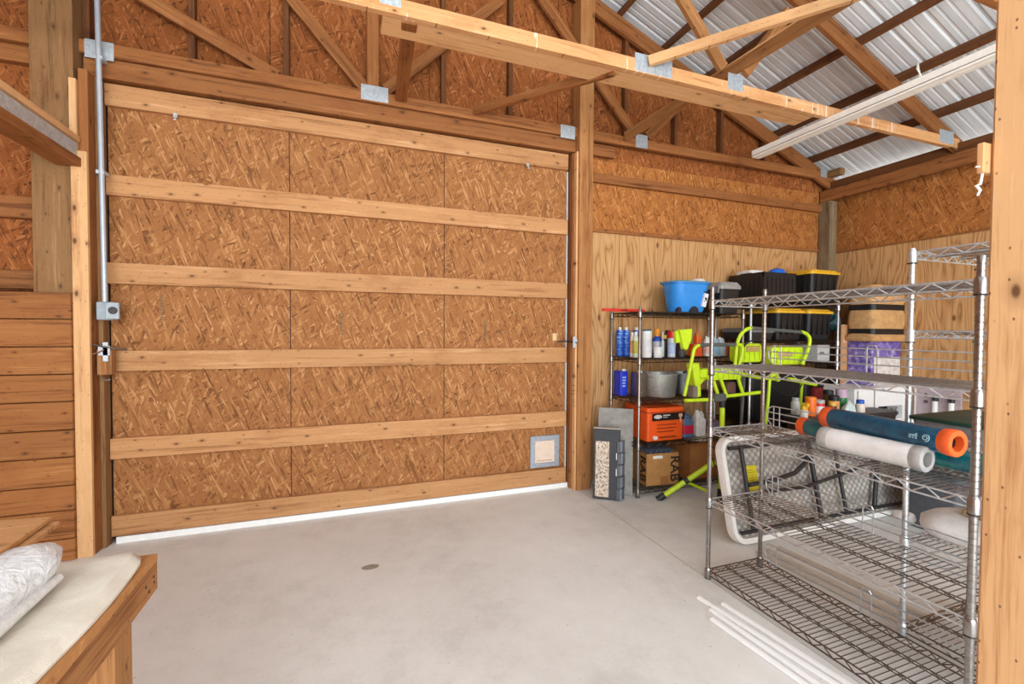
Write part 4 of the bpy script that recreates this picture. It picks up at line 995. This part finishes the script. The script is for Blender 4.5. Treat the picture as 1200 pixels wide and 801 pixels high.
ar = tubeobj('arm', PYs(S2 - .02, (924, 444), (940, 447), (957, 450.5)), .019, lime, s2); tubeobj('end_plug', PYs(S2 - .02, (956, 450), (963, 452)), .022, blk, ar)
lg = tubeobj('leg', PYs(S2, (902, 442), (900, 470), (897, 500), (894, 560)), .015, lime, s2); b = atY(893.5, 568, S2)
tubeobj('foot', [atY(894, 556, S2), (b.x, S2, .004)], .019, blk, lg)
tubeobj('leg', [atY(940, 446, S2 + .1), (atY(940, 446, S2 + .1).x, S2 + .16, .004)], .015, lime, s2)
tubeobj('leg', [atY(872, 440, S2 + .1), (atY(872, 440, S2 + .1).x, S2 + .16, .004)], .015, grip, s2)
tubeobj('cable', smoothp(PYs(S2 - .03, (905, 452), (915, 460), (928, 463), (936, 456), (940, 450))), .005, blk, s2)
casing('strap', 955, 966, 452, 471, S2 + .02, .05, s2, plain((136, 30, 40), .6))

# ------------------------------------------------------------------ folding table on its edge
ft = thing('folding_table', 'white plastic folding table standing on edge with a yellow sticker', 'table', (3.45, 2.5, 0))
TA = math.atan2(.17, .74); TMT = Matrix.Translation((2.56, 2.43, .006)) @ Matrix.Rotation(-TA, 4, 'X')   # local x along, z up the top, -y towards viewer
TL, TH = 2.40, .745
def tl(x, y, z): return TMT @ Vector((x, y, z))
def tabletex():
    t = NT('dimpled_plastic'); v = t.coord(False)
    a = t.vor(t.mapping(v, (1, 1, 1), (0, PI / 4, 0)), 24, rnd=0); d = a.outputs['Distance']
    t.color(t.ramp(d, [(.12, (206, 200, 192)), (.62, (136, 130, 124))])); t.set(Roughness=.5); t.bump(t.math('SUBTRACT', 1.0, d), .9, .02); return t.m
out = [(x + TL / 2, z + TH / 2) for x, z in rrect(TL, TH, .11, 6)]; inn = [(x + TL / 2, z + TH / 2) for x, z in rrect(TL - .07, TH - .07, .075, 6)]
MB().loft([[tl(x, .0, z) for x, z in out], [tl(x, .03, z) for x, z in out]]).build('tabletop', tabletex(), ft, mt=None)
mb = MB(); loops = [[tl(x, yy, z) for x, z in pl_] for pl_, yy in ((inn, -.001), (inn, -.024), (out, -.03), ([(TL / 2 + (x - TL / 2) * 1.004, TH / 2 + (z - TH / 2) * 1.008) for x, z in out], -.012), (out, .036), (inn, .036), (inn, .03))]
mb.loft(loops, cap=False).build('rim', plain((236, 235, 232), .4, noise=.02), ft, smooth=True)
frm = plain((52, 50, 52), .45, .3)
def ttube(name, pts, r): return MB().tube([tl(*p) for p in pts], r, 10).build(name, frm, ft, smooth=True)
ttube('frame_rail', [(.06, -.035, .08), (TL - .06, -.035, .08)], .014); ttube('frame_rail', [(.06, -.035, TH - .08), (TL - .06, -.035, TH - .08)], .014)
ttube('leg', [(.16, -.045, .10), (.16, -.05, TH - .08)], .016)
ttube('leg', [(.16, -.06, .40), (.40, -.075, .41), (.62, -.075, .44), (.75, -.07, .50), (.84, -.06, .60)], .017)
ttube('leg', [(.84, -.05, .10), (.84, -.055, TH - .08)], .018)
ttube('leg', [(.20, -.06, .34), (.7, -.075, .33), (1.25, -.075, .40), (1.62, -.06, .46)], .013)
ttube('leg', [(1.12, -.05, .10), (1.12, -.055, TH - .08)], .014); ttube('leg', [(1.45, -.05, .10), (1.62, -.055, .50)], .017)
MB().loft([[tl(x + .165 + .10, yy, z + .43) for x, z in rrect(.115, .19, .02)] for yy in (-.008, -.004)]).build('sticker', plain((206, 190, 30), .5, noise=.08, nscale=40), ft, bev=0)
mb = MB()
for k in range(6): mb.add([tl(.225, -.0095, .40 + .018 * k), tl(.305 - .02 * (k % 2), -.0095, .40 + .018 * k), tl(.305 - .02 * (k % 2), -.0095, .405 + .018 * k), tl(.225, -.0095, .405 + .018 * k)], [(0, 1, 2, 3)])
mb.build('sticker_print', plain((150, 138, 24), .6), ft)

# ------------------------------------------------------------------ bottles on a low chest behind the rolls
ch = thing('tool_chest', 'black tool chest behind the folding table carrying bottles', 'chest', (4.3, 3.0, 0))
CZ = .775
rb('body', 3.70, 4.90, 2.76, 2.96, .004, CZ - .03, plain((34, 32, 34), .5), ch, .03); rb('lid', 3.69, 4.91, 2.75, 2.985, CZ - .03, CZ, plain((44, 42, 44), .5), ch, .03)
MB().box(4.2, 4.4, 2.735, 2.752, CZ - .10, CZ - .06).build('handle', M['galv'], ch, bev=.004)
bgp = 'bottles on the black chest'
yb = 2.86
def bx(u): return atY(u, 475, yb).x
bottle('spray_can', 'orange can standing behind the plastic rolls', 'can', bx(950), yb, CZ, .043, .165, plain((236, 112, 20), .4), plain((240, 130, 40), .4), .9, .12, shape='can', group=bgp)
bottle('spray_can', 'red and white can right of the orange can', 'can', bx(960), yb, CZ, .042, .135, plain((196, 40, 46), .4), plain((170, 172, 172), .4), .9, .2, shape='can', band=plain((226, 214, 210), .4), group=bgp)
bottle('spray_bottle', 'yellow trigger spray bottle left of the orange can', 'bottle', bx(936), yb - .05, CZ, .032, .10, plain((206, 206, 200), .35), plain((230, 180, 40), .45), .6, .3, spray=True, group=bgp)
bottle('small_bottle', 'pale bottle behind the yellow trigger bottle', 'bottle', bx(942), yb + .08, CZ, .036, .15, plain((176, 178, 176), .4), plain((150, 160, 160), .4), .7, .15, group=bgp)
bottle('small_bottle', 'orange bottle with black lid beside the red can', 'bottle', bx(977), yb, CZ, .045, .165, plain((206, 140, 90), .4), M['black'], .85, .28, shape='can', group=bgp)
bottle('small_bottle', 'small dark blue jar between the red can and black lidded bottle', 'jar', bx(969), yb - .05, CZ, .032, .12, plain((36, 40, 60), .4), plain((220, 170, 60), .45), .8, .3, shape='can', group=bgp)
bottle('small_bottle', 'green bottle with pale mauve cap', 'bottle', bx(991), yb + .04, CZ, .045, .215, plain((20, 120, 66), .4), plain((186, 160, 180), .4), .92, .36, shape='can', group=bgp)
bottle('small_bottle', 'black topped bottle behind the green bottle', 'bottle', bx(983), yb + .10, CZ, .04, .20, plain((90, 70, 40), .4), M['black'], .95, .2, shape='can', group=bgp)
bottle('small_bottle', 'white bottle with blue cap near the dark slot', 'bottle', bx(1004), yb - .03, CZ, .038, .115, plain((226, 214, 200), .4), plain((30, 90, 190), .4), .75, .28, group=bgp)
cw = thing('plastic_wad', 'crumpled clear plastic bag among the bottles', 'bag', (bx(987), yb - .07, CZ))
mb = MB(); rr = random.Random(3)
prof = [(.02, 0), (.07, .02), (.06, .06), (.03, .10), (.005, .125)]
loops = [[Vector((bx(986) + r * (1 + rr.uniform(-.3, .3)) * math.cos(2 * PI * k / 11), yb - .07 + .6 * r * (1 + rr.uniform(-.3, .3)) * math.sin(2 * PI * k / 11), CZ + z)) for k in range(11)] for r, z in prof]
mb.loft(loops).build('bag', plain((190, 206, 206), .25), cw)

# ------------------------------------------------------------------ things against the right wall
wc = thing('utility_cabinet', 'white cabinet in the back right corner with a dark oblong opening', 'cabinet', (5.2, 3.2, 0))
cabm = plain((238, 237, 236), .5, noise=.02)
X0, X1_, CY0, CY1 = 5.06, 5.66, 3.02, 3.42
Hc = .955
sx0, sx1, sz0, sz1 = 5.06, 5.44, .63, .765
mb = MB()
mb.box(4.70, sx0, CY0, CY1, .004, Hc - .012); mb.box(sx1, X1_, CY0, CY1, .004, Hc - .012); mb.box(sx0, sx1, CY0, CY1, .004, sz0); mb.box(sx0, sx1, CY0, CY1, sz1, Hc - .012)
mb.build('body', cabm, wc)
MB().box(4.69, X1_ + .01, CY0 - .01, CY1, Hc - .011, Hc).build('top', cabm, wc, bev=.003)
MB().box(sx0, sx1, CY0 + .14, CY0 + .16, sz0, sz1).build('opening', plain((24, 22, 22), .7), wc)
for xx in (4.74, 4.99): MB().box(xx, xx + .012, CY0 - .003, CY0, .02, Hc - .02).build('panel_seam', plain((120, 118, 116), .6), wc)
mb = MB(); rr = random.Random(11)
for k in range(9):
    x_ = sx0 + (sx1 - sx0) * (k + .5) / 9; mb.tube(smoothp([(x_, CY0 + .05, sz0 + .008), (x_ + rr.uniform(-.03, .03), CY0 + .02, sz0 + rr.uniform(.04, .08)), (x_ + rr.uniform(-.04, .04), CY0 + .04, sz0 + rr.uniform(.06, .11)), (x_ + rr.uniform(-.04, .04), CY0 + .06, sz0 + .02)]), .006, 6)
o = mb.build('cable_tangle', plain((120, 112, 104), .5), None); tag(o, 'tangle of grey cables in the white cabinet opening', 'cables', kind='stuff')
# boxes stacked on the cabinet
cb = thing('cardboard_sheet', 'tan cardboard sheet standing beside the purple printed carton', 'cardboard', (5.1, 3.41, Hc)); cbm = plain((190, 142, 98), .8)
MB().box(5.075, 5.40, 3.408, 3.42, Hc + .002, 1.60).build('sheet', cbm, cb); MB().box(5.10, 5.16, 3.403, 3.408, 1.40, 1.46).build('tag', plain((222, 176, 150), .7), cb)
pc = thing('purple_carton', 'purple and white printed carton on the white cabinet', 'carton', (5.5, 3.2, Hc))
def purp():
    t = NT('purple_print'); v = t.coord(False); s = t.n.new('ShaderNodeSeparateXYZ'); t.L(v, s.inputs[0]); f, _ = t.noise(v, 22, 3)
    top = t.math('GREATER_THAN', s.outputs[2], .30); side = t.math('LESS_THAN', s.outputs[0], -.195)
    pur = t.ramp(f, [(.40, (92, 72, 156)), (.60, (150, 136, 196)), (.72, (206, 200, 226))]); wh = t.ramp(f, [(.35, (196, 190, 188)), (.6, (226, 222, 218))])
    t.color(t.mix(t.math('MAXIMUM', top, side), wh, pur)); t.set(Roughness=.5); return t.m
MB().box(5.17, 5.64, 3.16, 3.40, Hc + .002, 1.42).build('body', purp(), pc, origin=(5.405, 3.28, Hc), bev=.003)
pb = thing('paper_bundle', 'tan kraft paper bundle tied with two black straps', 'bundle', (5.48, 3.15, 1.42))
kraft = plain((196, 152, 100), .8, noise=.10, nscale=18)
zc = [1.422, 1.50, 1.53, 1.74, 1.77, 1.96, 2.02]
BC = (5.40, 3.265)
def bl(z, w, d, r): return rloop(*BC, z, w, d, r)
MB().loft([bl(1.424, .56, .30, .03), bl(1.45, .60, .32, .05), bl(1.49, .56, .28, .06), bl(1.515, .50, .25, .06)]).build('lower_fold', kraft, pb, smooth=True)
MB().loft([bl(1.515, .50, .25, .05), bl(1.60, .54, .29, .06), bl(1.70, .54, .29, .06), bl(1.78, .50, .25, .05)]).build('middle_fold', kraft, pb, smooth=True)
MB().loft([bl(1.78, .50, .25, .05), bl(1.85, .54, .29, .06), bl(1.95, .52, .27, .06), bl(2.02, .40, .18, .05)]).build('upper_fold', kraft, pb, smooth=True)
for z in (1.525, 1.782): MB().loft([bl(z - .03, .525, .275, .05), bl(z + .03, .525, .275, .05)]).build('strap', M['black'], pb)
tb2 = thing('teal_bag', 'crumpled dark teal bag hanging on the corner unit end', 'bag', (5.12, 3.6, 1.55))
mb = MB(); rr = random.Random(5)
prof = [(.01, 0), (.05, .02), (.075, .08), (.065, .14), (.03, .19), (.012, .215)]
mb.loft([[Vector((5.155 + r * (1 + rr.uniform(-.3, .3)) * math.cos(2 * PI * k / 11), 3.56 + r * (1 + rr.uniform(-.3, .3)) * math.sin(2 * PI * k / 11), 1.53 + z)) for k in range(11)] for r, z in prof]).build('bag', plain((36, 82, 86), .4, noise=.2, nscale=40), tb2)
MB().tube([(5.155, 3.56, 1.74), (5.12, 3.52, 1.79), (5.065, 3.45, 1.80)], .004, 6).build('tie', plain((36, 82, 86), .4), tb2)
lp = thing('lavender_panel', 'pinkish grey panel with two white tubes leaning by the right wall', 'panel', (5.6, 2.8, 0))
MB().box(5.56, 5.585, 2.60, 2.985, .004, .955).build('board', plain((178, 160, 164), .5), lp); MB().box(5.555, 5.56, 2.965, 2.975, .02, .94).build('edge', wht, lp)
for yy in (2.79, 2.66):
    tbm = MB().lathe([(.022, 0), (.022, .86), (.018, .865)], 12, Matrix.Translation((5.535, yy, .004))).build('tube', wht, lp, smooth=True); MB().lathe([(.026, .83), (.026, .88), (.02, .885)], 12, Matrix.Translation((5.535, yy, .004))).build('cap', M['black'], tbm)
mb = MB(); mb.box(5.553, 5.56, 2.87, 2.89, .86, .90); mb.box(5.553, 5.56, 2.865, 2.895, .80, .83); mb.build('print', plain((90, 80, 90), .6), lp)
# dark grey storage chest beyond the table end
dg = thing('storage_bin', 'slate grey bin on the floor in front of the folding table', 'bin', (4.44, 2.12, 0))
rb('body', 4.14, 4.74, 1.93, 2.30, .004, .46, plain((82, 86, 92), .5), dg, .04, .05); rb('lid', 4.12, 4.76, 1.91, 2.32, .46, .50, plain((40, 42, 46), .5), dg, .045)

# ------------------------------------------------------------------ contents of the tall near unit
gb = thing('green_bin', 'shallow grey bin with dark green lid on the tall wire unit', 'bin', (2.78, 1.27, 1.006))
MB().loft([rloop(2.83, 1.26, 1.007, .44, .26, .03), rloop(2.83, 1.26, 1.095, .48, .29, .03)]).build('body', plain((118, 112, 112), .5), gb, smooth=True); MB().loft([rloop(2.83, 1.26, 1.095, .50, .31, .03), rloop(2.83, 1.26, 1.11, .50, .31, .03), rloop(2.83, 1.26, 1.114, .47, .28, .03)]).build('lid', plain((24, 56, 42), .5), gb, smooth=True)
wp = thing('white_package', 'white package with a blue mark beside the green lidded bin', 'package', (2.8, 1.0, 1.006))
MB().loft([rloop(2.80, .99, 1.007, .34, .17, .04), rloop(2.80, .99, 1.04, .37, .19, .04), rloop(2.80, .99, 1.11, .36, .18, .05), rloop(2.80, .99, 1.14, .28, .12, .04)]).build('body', plain((234, 236, 238), .4), wp, smooth=True)
a = Matrix.Translation((2.613, .98, 1.075)) @ Matrix.Rotation(-PI / 2, 4, 'Z') @ Matrix.Rotation(PI / 2, 4, 'X')
mb = MB(); mb.loft([[a @ Vector((.05 * math.cos(q), .018 * math.sin(q), zq)) for q in [2 * PI * k / 16 for k in range(16)]] for zq in (-.006, .004)]); mb.build('mark', plain((90, 150, 200), .4), wp)
wg = thing('white_sack', 'large white sack lying on the lower shelf of the tall unit', 'sack', (2.83, 1.18, .506))
mb = MB(); loops = []; rr = random.Random(2)
for k in range(17):
    f_ = k / 16; yy = 1.455 - .80 * f_; e = min(1, (f_ / .14 + .02) ** .5, ((1 - f_) / .14 + .02) ** .5)
    loops.append([Vector((2.815 + .185 * e * math.copysign(abs(math.cos(q)) ** .7, math.cos(q)) * (1 + rr.uniform(-.02, .02)), yy, .507 + .068 + .066 * e * math.copysign(abs(math.sin(q)) ** .8, math.sin(q)) * (1 + rr.uniform(-.06, .06)))) for q in [2 * PI * j / 20 for j in range(20)]])
mb.loft(loops).build('sack', plain((236, 232, 228), .45, noise=.04), wg, smooth=True)
mb = MB()
for k in range(4): mb.box(2.634, 2.640, 1.10 + .022 * k, 1.115 + .022 * k, .568, .595)
mb.box(2.634, 2.640, 1.09, 1.19, .562, .566); mb.build('print', plain((60, 60, 66), .5), wg)
MB().lathe([(.01, 0), (.028, .012), (.034, .05), (.02, .09)], 10, Matrix.Translation((2.72, 1.44, .56)) @ Matrix.Rotation(-PI / 2, 4, 'X')).build('knot', plain((240, 238, 236), .5), wg, smooth=True)
bb = thing('blue_white_sack', 'blue and white printed sack leaning behind the near post', 'sack', (2.86, .5, .506))
def bwp():
    t = NT('blue_white_sack'); v = t.coord(False); f, _ = t.noise(t.mapping(v, (3, 3, 9)), 2, 2); t.color(t.ramp(f, [(.46, (232, 234, 238)), (.50, (24, 98, 170))])); t.set(Roughness=.4); return t.m
MB().loft([rloop(2.80, .74, .632, .34, .34, .05), rloop(2.80, .74, .66, .37, .37, .06), rloop(2.80, .74, .80, .36, .36, .06), rloop(2.80, .74, .86, .30, .30, .05)]).build('sack', bwp(), bb, smooth=True)
ks = thing('kraft_envelope', 'folded tan and blue paper packet lying on the white sack', 'packet', (2.88, 1.3, .64))
mt3 = Matrix.Translation((2.91, 1.13, .645)) @ Matrix.Rotation(.2, 4, 'Z')
MB().box(-.12, .12, -.16, .17, 0, .03, mt3).build('packet', plain((170, 140, 106), .7), ks, bev=.006); MB().box(-.10, -.02, -.15, .16, .03, .036, mt3).build('stripe', plain((30, 96, 150), .5), ks); MB().box(.0, .03, -.05, .03, .03, .037, mt3).build('red_patch', plain((196, 52, 44), .5), ks)

# ------------------------------------------------------------------ floor: strips and trim boards
pvc = plain((252, 252, 252), .4, noise=.0)
for i, (a, b, lab) in enumerate((((1.871, 2.016), (1.995, 1.05), 'innermost white plastic strip on the floor beside the near shelves'), ((1.955, 1.925), (2.045, .95), 'white plastic strip slipped closest under the near shelf edge'), ((1.850, 1.905), (1.912, .98), 'white plastic strip between the innermost and outermost floor strips'), ((1.795, 1.839), (1.868, 1.00), 'outermost white plastic strip on the open floor'))):
    o = board('plastic_strip', (*a, .008), (*b, .008), .026, .014, (1, 0, 0), pvc, bev=.003); tag(o, lab, 'strip', 'white strips on the floor')
trm = wood('old_trim', (176, 160, 142), (206, 194, 180), (220, 211, 200), 0, var=.08)
for i, (x, z, w, lab) in enumerate(((2.66, .012, .03, 'inner long grey brown trim board on the floor behind the near shelves'), (2.74, .012, .045, 'middle long grey brown trim board behind the near shelves'), (2.85, .012, .032, 'outer long grey brown trim board nearest the folding table'))):
    o = board('trim_board', (x - .02, 2.30, z), (x + .03, 1.46, z), w, .018, (1, 0, 0), trm, bev=.002); tag(o, lab, 'board', 'trim boards on the floor')
st = MB().lathe([(.055, 0), (.05, .001), (.001, .0015)], 14, Matrix.Translation((.142, 2.994, 0)) @ Matrix.Scale(.6, 4, (0, 1, 0))).build('stain', plain((150, 138, 122), .8), fl)

# ------------------------------------------------------------------ workbench in the near left corner
wbn = thing('workbench', 'rough wooden workbench in the near corner topped with canvas', 'workbench', (-1.0, .8, 0))
BX, BY, BZ = -.484, 1.478, .90
MB().box(-1.7, BX, .1, BY, BZ - .018, BZ).build('top', M['stud'], wbn, mt=None)
boxb('apron', BX - .04, BX, .1, BY, BZ - .096, BZ + .001, M['stud'], wbn, grain='y', bev=.003)
boxb('apron', -1.7, BX - .042, BY - .038, BY, BZ - .096, BZ - .019, M['stud'], wbn, grain='x')
for (x, y_) in ((BX - .045, 1.24), (-1.66, 1.34), (BX - .045, .16), (-1.66, .16)):
    boxb('leg', x - .04 if x < -1 else BX - .058, x + .04 if x < -1 else BX - .004, y_, y_ + .089, 0, BZ - .097, M['stud'], wbn, grain='zx')
mb = MB()
for y_, z_ in ((1.45, .85), (1.452, .835), (1.40, .848), (1.42, .826)): mb.lathe([(.004, 0), (.004, .0015)], 8, Matrix.Translation((BX, y_, z_)) @ Matrix.Rotation(PI / 2, 4, 'Y'))
mb.build('nail_heads', plain((50, 34, 24), .5), wbn)
# canvas drop cloth
cv = thing('canvas_cloth', 'folded beige canvas drop cloth lying on the workbench', 'cloth', (-.85, .9, BZ))
def canvas():
    t = NT('canvas'); v = t.coord(False); f, _ = t.noise(v, 9, 5, .6, .5); f2, _ = t.noise(v, 260, 2)
    t.color(t.ramp(f, [(.3, (206, 196, 180)), (.6, (224, 216, 202)), (.8, (234, 228, 216))])); t.set(Roughness=.9); t.b.inputs['Specular IOR Level'].default_value = .1; t.bump(t.math('ADD', f, t.math('MULTIPLY', f2, .25)), .35, .012); return t.m
NX, NY = 40, 40; mb = MB(); vs = []; top = .022
from mathutils import noise as mn
x0c, x1c, y0c, y1c = -1.25, -.486, .25, 1.475
def edge(f): return 1 - max(0, (f - .975) / .025) ** 2 * .8 if f > .975 else 1
for j in range(NY + 1):
    for i in range(NX + 1):
        fx, fy = i / NX, j / NY
        x = x0c + (x1c - x0c) * fx; yv = y0c + (y1c - y0c) * fy
        # rounded far right corner and slightly wavy right edge
        rx = x1c - .012 - .008 * math.sin(yv * 9) - .03 * max(0, (.9 - yv)); cr_ = .06
        if yv > y1c - cr_: rx -= cr_ - math.sqrt(max(0, cr_ ** 2 - (yv - (y1c - cr_)) ** 2))
        x = x0c + (rx - x0c) * fx
        zt = top * min(edge(fx), edge(fy)) + .006 * mn.noise(Vector((x * 7, yv * 5, 0))) * min(edge(fx), edge(fy)) + .003 * mn.noise(Vector((x * 20, yv * 14, 3)))
        vs.append(Vector((x, yv, BZ + .004 + max(0, zt))))
fs = [(j * (NX + 1) + i, j * (NX + 1) + i + 1, (j + 1) * (NX + 1) + i + 1, (j + 1) * (NX + 1) + i) for j in range(NY) for i in range(NX)]
nv = len(vs); vs += [Vector((p.x, p.y, BZ + .002)) for p in vs]
fs += [tuple(reversed([a + nv for a in f])) for f in list(fs)]
def ring():
    r_ = [i for i in range(NX + 1)] + [j * (NX + 1) + NX for j in range(1, NY + 1)] + [NY * (NX + 1) + i for i in range(NX - 1, -1, -1)] + [j * (NX + 1) for j in range(NY - 1, 0, -1)]
    return r_
R_ = ring()
for a, b in zip(R_, R_[1:] + R_[:1]): fs.append((b, a, a + nv, b + nv))
mb.add(vs, fs); mb.build('cloth', canvas(), cv, smooth=True)
# plastic wrapped roll lying on the canvas
pw = thing('wrapped_roll', 'clear plastic wrapped bundle lying on the canvas', 'roll', (-.68, 1.0, BZ + .024))
mb = MB(); loops = []; rr = random.Random(8)
A = Vector((-.665, 1.375, BZ + .026 + .056)); B = Vector((-.69, .55, BZ + .026 + .057)); dv = (B - A).normalized(); sd = Vector((0, 0, 1)).cross(dv).normalized(); upv = Vector((0, 0, 1))
for k in range(26):
    f_ = k / 25; e = min(1, .45 + f_ * 6) if f_ < .1 else 1; c = A.lerp(B, f_)
    loops.append([c + (sd * math.cos(q) * 1.25 + upv * math.sin(q)) * .050 * e * (1 + .10 * mn.noise(Vector((math.cos(q) * 2.2, math.sin(q) * 2.2, f_ * 22)))) for q in [2 * PI * j / 26 for j in range(26)]])
mb.loft(loops)
def wrap():
    t = NT('clear_wrap'); v = t.coord(False); f, _ = t.noise(v, 26, 6, .65, 2.0); t.color(t.ramp(f, [(.35, (216, 219, 222)), (.65, (250, 252, 254))])); t.set(Roughness=.14); t.b.inputs['Specular IOR Level'].default_value = .8; t.bump(f, .8, .012); return t.m
mb.build('wrap', wrap(), pw, smooth=True)
mb = MB(); loops = []
A2 = A + sd * (.052 if sd.x > 0 else -.052) - Vector((0, .07, .035)); B2 = B + (A2 - A)
for k in range(14):
    c = A2.lerp(B2, k / 13); loops.append([c + (sd * math.cos(q) + upv * math.sin(q)) * (.010 + .013 * min(1, k / 5)) * (1 + .15 * mn.noise(Vector((math.cos(q), math.sin(q), k * .9)))) for q in [2 * PI * j / 14 for j in range(14)]])
mb.loft(loops).build('loose_fold', plain((214, 214, 212), .25, noise=.05, nscale=60), pw, smooth=True)
# two thin wood panels stacked behind
for i, (dz, dx, lab) in enumerate(((0, 0, 'lower thin plywood sheet stacked behind the wrapped bundle'), (.016, -.018, 'upper thin plywood sheet stacked behind the wrapped bundle'))):
    pv = [(-.775 + dx, 1.685), (-.70 + dx, 1.20), (-1.3, 1.10), (-1.38, 1.80)] if False else [(-.765 + dx, 1.64), (-.735 + dx, 1.10), (-1.35, 1.05), (-1.35, 1.70)]
    zb = BZ + .050 + dz
    o = MB().loft([[Vector((x, y_, zb)) for x, y_ in reversed(pv)], [Vector((x, y_, zb + .014)) for x, y_ in reversed(pv)]]).build('plywood_sheet', M['rail'], bev=.002); tag(o, lab, 'sheet', 'thin plywood sheets on the bench')

# ------------------------------------------------------------------ light
w = bpy.data.worlds.new('world'); SC.world = w; w.use_nodes = True
bgn = w.node_tree.nodes['Background']; bgn.inputs[0].default_value = (.86, .94, 1, 1); bgn.inputs[1].default_value = 1.0
def area(name, loc, target, sx, sy, power, col=(1, 1, 1)):
    l = bpy.data.lights.new(name, 'AREA'); l.shape = 'RECTANGLE'; l.size = sx; l.size_y = sy; l.energy = power; l.color = col
    o = bpy.data.objects.new(name, l); COL.objects.link(o); o.location = loc
    o.rotation_euler = (Vector(target) - Vector(loc)).to_track_quat('-Z', 'Y').to_euler(); return o
area('open_door_daylight', (.3, -4.3, 1.7), (1.4, 4, 2.2), 6.5, 3.2, 480, (.90, .965, 1))
for loc, p_ in (((-.9, -1.6, 2.9), 110), ((2.6, -1.5, 2.9), 110)):  # unseen point lamps added behind the camera to brighten the roof underside
    l = bpy.data.lights.new('roof_fill_point', 'POINT'); l.energy = p_; l.shadow_soft_size = .22; l.color = (.92, .97, 1)
    o = bpy.data.objects.new('roof_fill_point', l); COL.objects.link(o); o.location = loc
s = bpy.data.lights.new('sun', 'SUN'); s.energy = 12.0; s.angle = .01; so = bpy.data.objects.new('sun', s); COL.objects.link(so)
so.rotation_euler = Vector((-.45, -.35, -1)).to_track_quat('-Z', 'Y').to_euler()
SC.view_settings.view_transform = 'Standard'; SC.view_settings.look = 'None'; SC.view_settings.gamma = 1; SC.view_settings.use_curve_mapping = False
SC.view_settings.exposure = 0.0
SC.cycles.use_denoising = True
SC.cycles.max_bounces = 10; SC.cycles.diffuse_bounces = 6
SC.cycles.sample_clamp_indirect = 8
